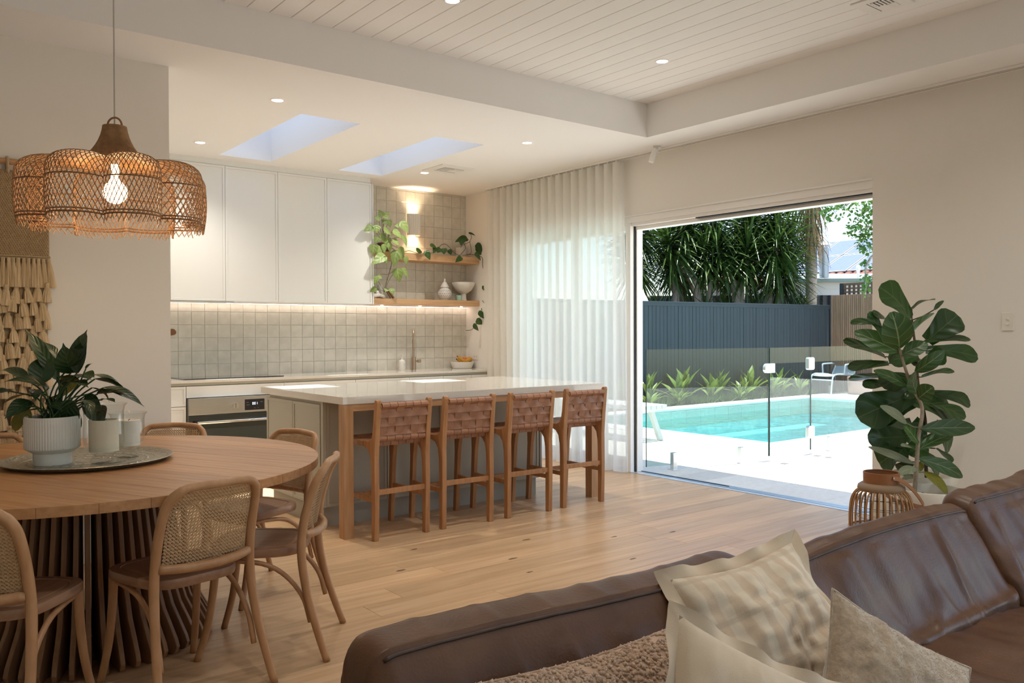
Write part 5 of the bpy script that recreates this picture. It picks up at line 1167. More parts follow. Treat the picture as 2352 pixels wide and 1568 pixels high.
def tassel_mesh(seed, L, r, head):
    rr = random.Random(seed); g = G(); ph = [rr.uniform(0, 6.28) for _ in range(4)]
    prof = [(.001, 0), (head*.75, -.002), (head, -.008), (head, -.020), (head*.82, -.024), (head*1.15, -.032), (r*.75, -L*.45), (r*.95, -L*.8), (r, -L), (r*.4, -L*.985)]
    def rm(a, i): return 1+(0.10*math.sin(9*a+ph[0])+.07*math.sin(17*a+ph[1]) if i > 5 else .03*math.sin(9*a))
    g.lathe(prof, 28, rmod=rm)
    for i in range(26):
        a = rr.uniform(0, 6.28); q = r*rr.uniform(.7, 1.0); s = Vector((-math.sin(a), math.cos(a), 0))*.0014
        p0 = Vector((q*.8*math.cos(a), q*.8*math.sin(a), -L*.7)); p1 = Vector((q*1.08*math.cos(a), q*1.08*math.sin(a), -L*rr.uniform(1.0, 1.1))); g.add([p0-s, p0+s, p1], [(0, 1, 2)])
    g.v = [(x, y*.62, z) for x, y, z in g.v]
    return g.mesh('tassel', TAS, smooth=0.9)
TM = [tassel_mesh(i, .105, .024, .013) for i in range(3)]; TH_ = [tassel_mesh(9+i, .165, .021, .010) for i in range(3)]
rr = random.Random(6)
for k in range(19):
    x = wx1-.008-k*.0245
    o = link('tassel', TH_[k % 3], t, (x+rr.uniform(-.002, .002), -.030, -.498), (rr.uniform(-.05, .03), rr.uniform(-.04, .04)+(-.10 if k < 2 else 0), rr.uniform(-.5, .5)))
for j in range(11):
    for k in range(10):
        x = wx1-.02-k*.0485-(.024 if j % 2 else 0); z = -.645-j*.077
        o = link('tassel', TM[(j+k) % 3], t, (x+rr.uniform(-.006, .006), -.030+rr.uniform(-.008, .004), z+rr.uniform(-.014, .014)), (rr.uniform(-.12, .0), rr.uniform(-.14, .14), rr.uniform(-.6, .6))); o.scale = (rr.uniform(.95, 1.25),)*2+(rr.uniform(.85, 1.15),)

# ------------------------------------------------------------ sheer curtain
SHE = bpy.data.materials.new('sheer_linen'); SHE.use_nodes = True; nt = SHE.node_tree; nt.nodes.clear()
tl = nd(nt, 'ShaderNodeBsdfTranslucent'); tl.inputs[0].default_value = (0.95, 0.945, 0.92, 1); df = nd(nt, 'ShaderNodeBsdfDiffuse'); df.inputs[0].default_value = (0.92, 0.91, 0.88, 1)
tp = nd(nt, 'ShaderNodeBsdfTransparent'); tp.inputs[0].default_value = (1, 1, 1, 1)
m1 = nd(nt, 'ShaderNodeMixShader'); m1.inputs[0].default_value = .65; m2 = nd(nt, 'ShaderNodeMixShader'); m2.inputs[0].default_value = .17
nt.links.new(df.outputs[0], m1.inputs[1]); nt.links.new(tl.outputs[0], m1.inputs[2]); nt.links.new(m1.outputs[0], m2.inputs[1]); nt.links.new(tp.outputs[0], m2.inputs[2])
nt.links.new(m2.outputs[0], nd(nt, 'ShaderNodeOutputMaterial').inputs[0])
ct = thing('sheer_curtain', 'full-height white sheer curtain with even wave folds beside the open door', 'curtain', (5.70, 6.7, 0)); L0 = Vector(ct.location)
y0, y1, nw = 5.60, 7.74, 18
def cy(u, z):
    k = u*nw*2*PI; tight = .018+.030*min(1, (2.98-z)/.6)
    return math.sin(k)
rows = []
NU, NV = nw*14, 16
for j in range(NV+1):
    z = 2.965-2.95*j/NV; row = []
    for i in range(NU+1):
        u = i/NU; a = .038+.010*math.sin(u*23+j*.35)*(j/NV); flare = (.05*(j/NV)**1.5*math.sin(u*9+1)) 
        y = y0+(y1-y0)*u + .012*math.sin(u*nw*4*PI+.6) - (.06*(j/NV) if u < .02 else 0)
        x = 5.70+a*math.cos(u*nw*2*PI)+.012*flare
        row.append((x-L0.x, y-L0.y, z-L0.z+(.004*math.sin(u*40) if j == NV else 0)))
    rows.append(row)
G().sheet(rows).build('sheer_panel', SHE, ct, smooth='all')
top = [[(p[0]*1.0+.0015*0, p[1], p[2]) for p in rows[0]], [(p[0], p[1], p[2]-.085) for p in rows[0]]]
G().sheet([[(x-.0015, y, z) for x, y, z in r] for r in top]).build('heading_tape', SHE, ct, smooth='all')
tr = thing('curtain_track', 'slim white curtain track along the ceiling by the right wall', 'curtain track', (5.70, 3.8, 2.985))
G().box(-.024, .024, -4.4, 3.95, 0, .0145).build('track_rail', FRAMEP, tr, bevel=.002); G().box(-.004, .004, -4.4, 3.95, -.0012, .0).build('track_slot', CARC, tr)
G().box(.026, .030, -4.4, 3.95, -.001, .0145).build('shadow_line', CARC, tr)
for i in range(nw): G().box(-.008, .008, y0+(y1-y0)*(i+.5)/nw-3.8-.008, y0+(y1-y0)*(i+.5)/nw-3.8+.008, -.02, 0).build('glider', FRAMEP, tr)

# ------------------------------------------------------------ light switch, power outlet
SW = mat('white_plastic', (0.78, 0.75, 0.68), 0.35)
t = thing('light_switch', 'two-button white light switch on the right wall', 'switch', (XR, 2.255, 1.405))
G().box(-.008, 0, -.036, .036, -.058, .058).build('faceplate', SW, t, bevel=.003)
for z in (.016, -.016): G().lathe([(.001, 0), (.008, 0), (.008, .004), (.001, .005)], 16).xf(Matrix.Translation((-.008, 0, z)) @ Matrix.Rotation(-PI/2, 4, 'Y') @ Matrix.Scale(1.35, 4, (0, 1, 0))).build('button', SW, t, smooth=True)
t = thing('power_outlet', 'white power outlet on the side wall behind the fruit bowl', 'power outlet', (XR, 8.13, 1.055))
G().box(-.007, 0, -.055, .055, -.036, .036).build('faceplate', SW, t, bevel=.003)
for y in (-.025, .025): G().box(-.0075, -.006, y-.006, y+.006, .0, .012).build('socket_slot', CARC, t)

# ------------------------------------------------------------ things on the bench
CER = mat('white_ceramic', (0.78, 0.76, 0.71), 0.4)
t = thing('kitchen_tap', 'tall brushed gooseneck tap on the back bench', 'tap', (5.005, 8.235, BZ))
G().lathe([(.025, 0), (.025, .004), (.0225, .006), (.0225, .145), (.020, .148), (.002, .148)], 24).build('body', BRONZE, t, smooth=0.5)
d = Vector((-.52, -.85, 0)).normalized(); R_ = .052
pts = [(0, 0, .14), (0, 0, .25), (0, 0, .36), (0, 0, .40)]+[tuple(d*(R_-R_*math.cos(PI*k/10))+Vector((0, 0, .40+R_*1.05*math.sin(PI*k/10)))) for k in range(1, 11)]+[tuple(d*2*R_+Vector((0, 0, .33)))]
G().tube(pts, .0125, 14).build('spout', BRONZE, t, smooth=0.9)
G().tube([tuple(d*2*R_+Vector((0, 0, .345))), tuple(d*2*R_*1.02+Vector((0, 0, .255)))], .0155, 16).build('spray_head', BRONZE, t, smooth=0.9)
G().tube([(.02, -.004, .10), (.052, -.008, .10)], .010, 12).build('lever_stem', BRONZE, t, smooth=True); G().tube([(.05, -.008, .10), (.085, -.012, .10)], .019, 18).build('lever', BRONZE, t, smooth=0.6)
t = thing('soap_dispenser', 'white pump soap bottle left of the tap', 'soap bottle', (4.855, 8.245, BZ))
G().lathe([(.002, 0), (.036, 0), (.038, .004), (.038, .098), (.033, .110), (.016, .120), (.0155, .128), (.002, .128)], 28).build('bottle', CER, t, smooth=0.8)
G().lathe([(.013, .128), (.013, .138), (.004, .140), (.004, .162), (.011, .164), (.011, .174), (.002, .175)], 14).build('pump', CER, t, smooth=0.6); G().tube([(0, 0, .169), (-.012, -.026, .167)], .004, 8).build('nozzle', CER, t)
G().box(-.002, .016, -.0392, -.0375, .055, .075).build('label', ALU, t)
t = thing('fruit_bowl', 'low white bowl of fruit at the end of the back bench', 'bowl', (5.655, 8.20, BZ)); FBL = Vector(t.location)
G().lathe([(.002, 0), (.105, 0), (.115, .004), (.142, .070), (.143, .078), (.139, .078), (.133, .068), (.108, .012), (.002, .010)], 40).build('bowl', CER, t, smooth=0.8)
BAN = mat('ripe_banana', (0.62, 0.33, 0.045), 0.5, col2=(0.44, 0.20, 0.03), nscale=120, lo=.5, hi=.7); BTIP = mat('banana_tip', (0.03, 0.02, 0.012), 0.7)
def banana(lab, a, m_, b_, r):
    t = thing('banana', lab, 'banana', Vector(m_), 0, 'bananas in the fruit bowl'); L0 = Vector(m_); P = [p-L0 for p in curve_pts([a, m_, b_], 14)]
    rs = [r*(.28+.72*min(1, math.sin(PI*min(1, max(.02, .07+.88*i/14)))*1.9)) for i in range(15)]
    G().tube(P, rs, 6).build('peel', BAN, t, smooth=0.9); dv = (P[0]-P[1]).normalized()
    G().tube([P[0], P[0]+dv*.014], r*.30, 6).build('stalk', BTIP, t)
banana('spotted banana at the front of the fruit bowl', (5.545, 8.13, 1.065), (5.635, 8.11, 1.008), (5.735, 8.12, 1.045), .019)
banana('spotted banana lying behind the front one in the fruit bowl', (5.575, 8.19, 1.03), (5.66, 8.17, .995), (5.74, 8.17, 1.04), .019)
t = thing('peach', 'red and yellow peach in the fruit bowl', 'fruit', (5.705, 8.22, .99))
G().lathe([(.001, 0)]+[(.036*math.sin(PI*i/14)*(1-.02*(i > 12)), .036-.036*math.cos(PI*i/14)) for i in range(1, 14)]+[(.001, .069)], 24).build('flesh', mat('peach_skin', (0.50, 0.10, 0.045), 0.5, col2=(0.62, 0.30, 0.08), nscale=22), t, smooth='all')
t = thing('orange', 'orange at the back of the fruit bowl beside the peach', 'fruit', (5.755, 8.19, .99))
G().lathe([(.001, 0)]+[(.034*math.sin(PI*i/14), .034-.034*math.cos(PI*i/14)) for i in range(1, 14)]+[(.001, .068)], 24).build('peel', mat('orange_skin', (0.58, 0.28, 0.07), 0.5), t, smooth='all')
t = thing('hanging_paddle', 'wooden paddle hanging on the tiles, its rounded handle end showing past the dining wall', 'paddle', (2.30, YB-.012, 1.36))
G().prism([(-.35, -.10), (-.16, -.085), (-.02, -.038), (.055, -.030), (.085, -.024), (.098, -.008), (.096, .010), (.080, .028), (.055, .034), (-.02, .012), (-.16, .02), (-.35, .03)], 'y', -.018, 0).build('board', mat('paddle_wood', (0.26, 0.105, 0.035), 0.45, var=.15, nscale=8), t, bevel=.006)

# ------------------------------------------------------------ things on the shelves
t = thing('pierced_jar', 'white pierced ceramic ginger jar with lid on the lower shelf', 'jar', (5.385, 8.16, 1.7245))
jar = [(.002, 0), (.048, 0), (.052, .004), (.072, .030), (.083, .065), (.082, .09), (.068, .118), (.046, .138), (.042, .146), (.042, .152)]
G().lathe(jar, 40).build('body', CER, t, smooth='all')
G().lathe([(.049, .152), (.050, .158), (.044, .165), (.034, .19), (.020, .212), (.012, .216), (.008, .222), (.014, .232), (.010, .245), (.003, .258)], 32).build('lid', CER, t, smooth='all')
g = G(); HOLE = mat('jar_hole', (0.10, 0.085, 0.07), 0.9)
for j, z in enumerate((.022, .040, .058, .076, .094, .112)):
    r = 0
    for (a, b), (c, d) in zip(jar, jar[1:]):
        if b <= z <= d: r = a+(c-a)*(z-b)/(d-b)
    for k in range(22):
        a = 2*PI*(k+.5*(j % 2))/22; c = Vector((math.cos(a), math.sin(a), 0)); s = Vector((-math.sin(a), math.cos(a), 0)); u = Vector((0, 0, 1))
        p = c*(r+.0008)+u*z; g.add([p+(s*math.cos(q*PI/3)+u*math.sin(q*PI/3))*.0062 for q in range(6)], [(0, 1, 2, 3, 4, 5)])
stuff(g.build('piercing', HOLE, t))
t = thing('pedestal_bowl', 'rough white pedestal bowl at the wall end of the lower shelf', 'bowl', (5.660, 8.17, 1.7245))
G().lathe([(.002, 0), (.040, 0), (.036, .012), (.031, .05), (.032, .085), (.055, .098), (.095, .125), (.128, .175), (.142, .212), (.140, .218), (.132, .214), (.11, .16), (.002, .118)], 48, rmod=lambda a, i: 1+.012*math.sin(a*5+i)+.008*math.sin(a*11)).build('bowl', mat('chalky_white', (0.74, 0.72, 0.67), 0.85, bump=.5, bscale=45), t, smooth=0.9)
t = thing('tealight_holder', 'small pale green glass tealight holder between the jar and the pedestal bowl', 'candle holder', (5.545, 8.10, 1.7245))
G().lathe([(.002, 0), (.030, 0), (.033, .062), (.030, .062), (.027, .010), (.002, .008)], 24).build('glass', mat('green_glass', (0.33, 0.55, 0.42), 0.15, coat=.3), t, smooth=0.6)
t = thing('knot_sculpture', 'white folded ceramic sculpture at the cabinet end of the lower shelf', 'ornament', (4.475, 8.12, 1.7245))
g = G(); 
for (c, a) in (((-.03, -.01, .032), .5), ((.035, .0, .03), -.5), ((.0, .02, .055), 1.6)):
    ca, sa = math.cos(a), math.sin(a)
    g.tube([(c[0]+(.042*math.cos(q))*ca, c[1]+.026*math.sin(q), c[2]+.042*math.cos(q)*sa*.45) for q in [2*PI*i/24 for i in range(24)]], .020, 10, closed=True)
g.v = [(x, y, max(.0, z)) for x, y, z in g.v]; g.build('loops', CER, t, smooth='all')
t = thing('shelf_vase', 'slim pale bottle vase behind the folded sculpture on the lower shelf', 'vase', (4.575, 8.24, 1.7245))
G().lathe([(.002, 0), (.036, 0), (.037, .01), (.034, .09), (.026, .15), (.022, .158), (.002, .158)], 28).build('bottle', CER, t, smooth=0.8)
t = thing('driftwood', 'small piece of brown bark leaning on the lower shelf beside the sculpture', 'ornament', (4.625, 8.09, 1.7245))
G().bar((-.03, 0, .095), (.035, -.005, .006), .03, .02).build('bark', mat('bark', (0.30, 0.17, 0.08), 0.8, var=.3, nscale=20, stretch=(8, 8, 1)), t, bevel=.006)
G().bar((-.045, .012, .085), (.005, .005, .005), .018, .015).build('bark', bpy.data.materials['bark'], t, bevel=.004)
SYNM = leaf_mat('arrowhead_leaf', (0.17, 0.27, 0.06), (0.32, 0.42, 0.14), (0.42, 0.50, 0.22), rough=0.42, veins=7, vw=0.05, rand=0.2, transl=0.22)
SYST = mat('vine_stem', (0.10, 0.07, 0.03), 0.6)
def heart(t): return (max(.04, (.55+3.0*t if t < .14 else 1.0-.05*(t-.14) if t < .25 else .99*(max(0, 1-((t-.25)/.76)**1.6)))))
def arrow(t): return heart(t)
t = thing('arrowhead_plant', 'light green arrowhead plant spilling over the cabinet end of the shelves', 'plant', (4.56, 8.12, 2.2385)); L0 = Vector(t.location); rr = random.Random(12)
G().lathe([(.002, 0), (.055, 0), (.062, .01), (.072, .10), (.066, .10), (.060, .085), (.002, .085)], 24).build('pot', mat('terracotta_pot', (0.20, 0.10, 0.055), 0.8), t, smooth=0.6)
hub = Vector((4.56, 8.10, 2.335))
for k, (b, tp_, w) in enumerate(SYN):
    B, T = Vector(b), Vector(tp_)
    lf_ = put_leaf('leaf', SYNM, t, L0, B, T, w*1.05, Vector((rr.gauss(-.3, .3), -1, .35+rr.gauss(0, .25))), droop=.06, fold=.10, shape=arrow, n=10, wave=.03, seed=k)
    h = hub if T.z > 2.05 else (Vector(SYNSTEM[2]) if T.z > 1.9 else Vector(SYNSTEM[4]))
    g = G(); g.tube([p-L0 for p in curve_pts([h, (h+B)/2+Vector((0, .03, .01)), B+(T-B)*.12], 7)], .0022, 5); g.build('stem', SYST, t, smooth='all')
G().tube([Vector(p)-L0 for p in curve_pts(SYNSTEM, 16)], .0035, 6).build('stem', SYST, t, smooth='all')
POTM = leaf_mat('pothos_leaf', (0.020, 0.060, 0.012), (0.055, 0.12, 0.022), (0.07, 0.14, 0.04), rough=0.33, veins=5, vw=0.04, rand=0.25, transl=0.15)
t = thing('pothos', 'pothos in a white pot on the upper shelf with a long hanging vine', 'plant', (5.655, 8.20, 2.2385)); L0 = Vector(t.location)
G().lathe([(.002, 0), (.066, 0), (.068, .003), (.068, .118), (.062, .118), (.060, .10), (.002, .10)], 28).build('pot', POTW, t, smooth=0.6)
for V in (VINE1, VINE2, VINE3): G().tube([Vector(p)-L0 for p in curve_pts(V, 40)], .0032, 6).build('vine', SYST, t, smooth='all')
G().tube([Vector(p)-L0 for p in curve_pts([(5.64, 8.19, 2.34), (5.60, 8.12, 2.37), VINE2[2]], 8)], .003, 6).build('vine', SYST, t, smooth='all')
for k, (b, tp_, w) in enumerate(POTHOS):
    put_leaf('leaf', POTM, t, L0, b, tp_, w*1.1, Vector((rr.gauss(-.2, .35), -1, .3+rr.gauss(0, .3))), droop=.07, fold=.12, shape=heart, n=9, wave=.02, seed=k)

# ------------------------------------------------------------ potted figs and lantern
FIGM = leaf_mat('fiddle_fig_leaf', (0.012, 0.042, 0.008), (0.032, 0.085, 0.014), (0.09, 0.14, 0.05), rough=0.30, veins=7, vw=0.022, rand=0.3, transl=0.2)
AUDM = leaf_mat('banyan_fig_leaf', (0.022, 0.065, 0.014), (0.050, 0.115, 0.026), (0.22, 0.28, 0.14), rough=0.38, veins=8, vw=0.03, rand=0.25, transl=0.2)
AUDP = leaf_mat('banyan_fig_underside', (0.16, 0.20, 0.12), (0.24, 0.27, 0.18), (0.3, 0.33, 0.22), rough=0.55, veins=9, vw=0.03, rand=0.15)
AUDY = leaf_mat('fig_leaf_yellowing', (0.10, 0.13, 0.01), (0.24, 0.20, 0.02), (0.25, 0.24, 0.06), rough=0.4, veins=9, vw=0.03)
FST = mat('fig_stem', (0.30, 0.25, 0.19), 0.8, var=.15, nscale=30); DST = mat('fig_stem_dark', (0.10, 0.07, 0.045), 0.8)
def oval(t): return max(.05, math.sin(PI*min(.985, t*.97+.015))**.62)
def fiddle(t): return max(.06, (.38+.45*t if t < .3 else .52+.75*(t-.3)) if t < .75 else .86*max(0, 1-((t-.75)/.26)**2)**.5)*1.15
def pot(x, y, r, h, lab, name):
    t = thing(name, lab, 'plant', (x, y, 0)); 
    G().lathe([(.002, 0), (r*.70, 0), (r*.74, .01), (r*.97, h*.8), (r, h-.005), (r*.985, h), (r*.90, h), (r*.88, h-.02), (r*.84, h-.06), (.002, h-.06)], 48).build('pot', mat('cream_pot', (0.70, 0.66, 0.57), 0.6) if 'cream_pot' not in bpy.data.materials else bpy.data.materials['cream_pot'], t, smooth=0.7)
    g = G(); rr = random.Random(int(x*100))
    for i in range(90):
        a, q = rr.uniform(0, 6.28), r*.82*rr.random()**.5; s = rr.uniform(.006, .014)
        g.lathe([(s, 0), (s*.7, s*.6), (.0005, s*.8)], 5, (q*math.cos(a), q*math.sin(a), h-.06))
    stuff(g.build('bark_mulch', mat('mulch', (0.045, 0.025, 0.015), 0.9) if 'mulch' not in bpy.data.materials else bpy.data.materials['mulch'], t))
    return t
pa = pot(5.06, 2.385, .195, .40, 'banyan fig with a pale stem in a cream pot behind the rattan lantern', 'banyan_fig'); pf = pot(5.40, 2.60, .205, .43, 'fiddle-leaf fig with big dark leaves in a cream pot against the right wall', 'fiddle_leaf_fig')
def sparse(m_): return m_
for (t, ST, LV, m_, sm, r0, shp) in ((pa, AUDREY_STEM, AUDREY, AUDM, FST, .013, oval), (pf, FIG_STEM, FIG, FIGM, DST, .012, fiddle)):
    L0 = Vector(t.location); P0 = Vector((L0.x, L0.y, .33)); S_ = [P0+(Vector(ST[0])-P0)*.0]+[Vector(p) for p in ST]
    S_[0] = Vector((ST[0][0], ST[0][1], .30)) if t is pa else P0
    P = curve_pts(S_, 40); G().tube([p-L0 for p in P], [r0*(1.1-.5*i/40) for i in range(41)], 9).build('stem', sm, t, smooth='all')
    for k, (b, tp_, w) in enumerate(LV):
        B, T = Vector(b), Vector(tp_); ax = (T-B).normalized()
        near = min(P, key=lambda p: (p-B).length)
        out = (B+T)/2-near; up = Vector((-.45, -.6, .65))+Vector((rr.gauss(0, .3), rr.gauss(0, .3), rr.gauss(0, .3)))
        mm = m_
        if t is pa: mm = AUDP if k in (9, 11, 12, 15, 16) else (AUDY if k in (14, 18) else AUDM)
        put_leaf('leaf', mm, t, L0, B, T, w*1.25, up, droop=rr.uniform(.03, .12), fold=rr.uniform(.05, .22), shape=shp if w > .05 else oval, n=11, wave=.05 if t is pf else .02, seed=k)
        if (near-B).length > .015: G().tube([near-L0, (near+B)/2-L0+Vector((0, 0, -.008)), B-L0], .0038, 6).build('leaf_stalk', sm if t is pf else mat('green_stalk', (0.16, 0.2, 0.09), 0.6) if 'green_stalk' not in bpy.data.materials else bpy.data.materials['green_stalk'], t)
# lantern
BAM = mat('bamboo_cane', (0.30, 0.155, 0.06), 0.42, col2=(0.40, 0.22, 0.095), nscale=20, rand=.12); STR = mat('tan_strap', (0.27, 0.115, 0.045), 0.5)
t = thing('bamboo_lantern', 'round bamboo lantern with a leather handle beside the potted figs', 'lantern', (4.575, 2.44, 0))
lp = [(.085, .452), (.112, .446), (.140, .425), (.158, .385), (.166, .33), (.168, .26), (.165, .16), (.155, .05), (.145, .01)]
for k in range(30):
    a = 2*PI*k/30; P = curve_pts([(r*math.cos(a), r*math.sin(a), z) for r, z in lp], 18); G().tube(P, .0052, 6).build('cane', BAM, t, smooth='all')
for r, z, w in ((.170, .225, .0075), (.146, .012, .008)): G().tube([(r*math.cos(2*PI*i/48), r*math.sin(2*PI*i/48), z) for i in range(48)], w, 8, closed=True).build('hoop', BAM, t, smooth='all')
G().lathe([(.010, .215), (.155, .215), (.155, .228), (.010, .228)], 36, cap1=True).build('candle_shelf', BAM, t)
G().lathe([(.085, .440), (.122, .440), (.128, .452), (.124, .470), (.108, .482), (.095, .486), (.085, .48)], 40).build('collar', mat('lantern_collar', (0.24, 0.16, 0.095), 0.6), t, smooth=0.9)
G().lathe([(.088, .475), (.096, .476), (.097, .545), (.093, .546), (.089, .544)], 40).build('leather_band', STR, t, smooth=0.5)
q = ribbon(curve_pts([(-.045, -.092, .525), (-.01, -.115, .515), (.05, -.150, .465), (.105, -.172, .40), (.155, -.165, .352), (.18, -.10, .345), (.18, .02, .36), (.15, .09, .42), (.06, .105, .50), (.03, .095, .525)], 40), (.55, .25, .80), .026, .004); q.build('handle', STR, t, smooth=0.8)
G().lathe([(.001, .0), (.005, .0), (.005, .003), (.001, .004)], 10).xf(Matrix.Translation((-.045, -.096, .525)) @ Matrix.Rotation(PI/2, 4, 'X')).build('rivet', ALU, t)
gl = pane_mat('lantern_glass', (0.96, 0.97, 0.97), .8)
G().lathe([(.09, .229), (.105, .235), (.108, .42), (.09, .435)], 32).build('glass_cylinder', gl, t, smooth=0.9)
g = G()
for k in range(10): a = 2*PI*k/10; g.tube([(.128*math.cos(a), .128*math.sin(a), .23), (.128*math.cos(a), .128*math.sin(a), .435)], .0012, 4)
for z in (.29, .35, .40): g.tube([(.128*math.cos(2*PI*i/36), .128*math.sin(2*PI*i/36), z) for i in range(36)], .0012, 4, closed=True)
stuff(g.build('wire_mesh', BLACK, t))

# ------------------------------------------------------------ leather sofa
LTH = mat('brown_leather', (0.075, 0.031, 0.013), 0.38, col2=(0.105, 0.046, 0.020), nscale=9, bump=0.22, bscale=140, detail=5, spec=0.42, bdist=0.004)
LTD = mat('leather_piping', (0.045, 0.020, 0.011), 0.42)
SL = Vector((2.4, .85, 0)); sofa = thing('leather_sofa', 'long brown leather sofa with soft back cushions in the foreground', 'sofa', SL)
def wrinkle(p, k):
    x, y, z = p
    a = noise.noise((x*7+k, z*1.6+y*1.2, k*3.1)); b = noise.noise((x*17+z*3.0, z*2.6-y*2, k+9.0)); c = noise.noise((x*3, y*3, z*3+k))
    r = (1-abs(a)*2.2)
    return .011*max(0, r)**2 + .0045*b + .010*c
def back_cushion(name, x0, x1, prof, k, parent, n=120, er=.085, amp=1.0, seam=None, tilt=0.0):
    # prof: closed loop in (y, z), rounded by Catmull-Rom; sections shrink at both ends
    m = len(prof); P = []
    for i in range(m):
        a, b, c, d = (Vector((*prof[(i+j-1) % m], 0)) for j in range(4))
        for t in (0, .125, .25, .375, .5, .625, .75, .875): P.append(.5*((2*b)+(c-a)*t+(2*a-5*b+4*c-d)*t*t+(3*b-a-3*c+d)*t**3))
    cy_ = sum(p.x for p in P)/len(P); cz_ = sum(p.y for p in P)/len(P); rows = []; W_ = x1-x0
    for i in range(n+1):
        u = i/n; x = x0+W_*u; e = min(x-x0, x1-x); s = 1.0 if e > er else (1-(1-e/er)**2.6)**.5*.36+.64
        sg = .010*math.sin(u*5+k)+tilt*(u-.5); row = []
        for p in P:
            q = Vector((x, cy_+(p.x-cy_)*s, cz_+(p.y-cz_)*s+sg*(p.y > cz_)))
            row.append(q)
        rows.append(row)
    out = []
    for i, r in enumerate(rows):
        rr_ = []
        for j, q in enumerate(r):
            nrm = Vector((0, r[(j+1) % len(r)].z-r[j-1].z, -(r[(j+1) % len(r)].y-r[j-1].y)))
            nrm = nrm.normalized() if nrm.length > 1e-6 else Vector((0, 0, 1))
            w = wrinkle(q, k)*amp*(0.4 if q.z > .70 else 1.0)
            rr_.append(q-nrm*0+nrm*w*(1 if True else 0))
        out.append(rr_)
    g = G().sheet([[p-SL for p in r] for r in out], cu=True); L = len(P)
    g.f.append(list(range(L))[::-1]); g.f.append([n*L+j for j in range(L)])
    o = g.build(name, LTH, parent, smooth='all')
    if seam is not None:
        for sj in seam:
            j = sj*8; G().tube([out[i][j]-SL+Vector((0, -.001, .001)) for i in range(4, n-3)], .0042, 6).build('piping', LTD, o, smooth='all')
            G().tube([out[i][j+1]-SL+Vector((0, .004, .0012)) for i in range(4, n-3)], .0012, 4).build('stitching', LTD, o, smooth='all')
    return o
# profile order: back bottom, back, back top, top, top-front seam, front, front belly, front bottom
def bprof(yb, zt, ys): return [(yb-.02, .36), (yb+.015, .56), (yb, zt-.05), (yb-.03, zt), (ys+.02, zt-.005), (ys, zt-.02), (ys-.05, zt-.10), (ys-.13, zt-.25), (ys-.17, .45), (ys-.14, .37)]
back_cushion('back_cushion', .70, 1.845, bprof(1.45, .768, 1.325), 1.0, sofa, seam=(5,), amp=.75, tilt=.0)
back_cushion('back_cushion', 1.865, 3.075, bprof(1.40, .738, 1.315), 5.3, sofa, seam=(5,), amp=1.25, tilt=.02)
back_cushion('back_cushion', 3.06, 4.20, bprof(1.43, .772, 1.31), 9.1, sofa, seam=(5,), amp=1.35, tilt=.02)
def soft_box(name, x0, x1, y0, y1, z0, z1, k, r=.06, amp=1.0):
    g = G(); rows = []; nx, L = 60, 0; prof = []
    for i in range(44):
        a = 2*PI*i/44; c, s = math.cos(a), math.sin(a); ex = .34
        prof.append(((y0+y1)/2+(y1-y0)/2*abs(c)**ex*(1 if c > 0 else -1), (z0+z1)/2+(z1-z0)/2*abs(s)**ex*(1 if s > 0 else -1)))
    cy_, cz_ = (y0+y1)/2, (z0+z1)/2
    for i in range(nx+1):
        x = x0+(x1-x0)*i/nx; e = min(x-x0, x1-x); s = 1 if e > r else .8+.2*(1-(1-e/r)**2)**.5
        rows.append([Vector((x, cy_+(y-cy_)*s, cz_+(z-cz_)*s+.02*amp*(z > cz_)*math.sin(PI*i/nx)+amp*wrinkle((x, y, z), k)*.8)) for y, z in prof])
    g.sheet([[p-SL for p in q] for q in rows], cu=True); g.f.append(list(range(44))[::-1]); g.f.append([nx*44+j for j in range(44)])
    return g.build(name, LTH, sofa, smooth='all')
soft_box('seat_cushion', .72, 1.85, .30, 1.25, .26, .43, 2.0); soft_box('seat_cushion', 1.86, 3.06, .30, 1.25, .26, .43, 3.0); soft_box('seat_cushion', 3.07, 4.18, .30, 1.25, .26, .43, 4.0)
soft_box('base', .72, 4.18, .34, 1.42, .07, .28, 6.0, amp=.4); soft_box('back_frame', .72, 4.18, 1.30, 1.46, .10, .60, 7.0, amp=.5)
for x in (.82, 2.42, 4.08):
    for y in (.42, 1.36): G().box(x-.03-SL.x, x+.03-SL.x, y-.03-SL.y, y+.03-SL.y, 0, .09).build('foot', FIN, sofa, bevel=.004)

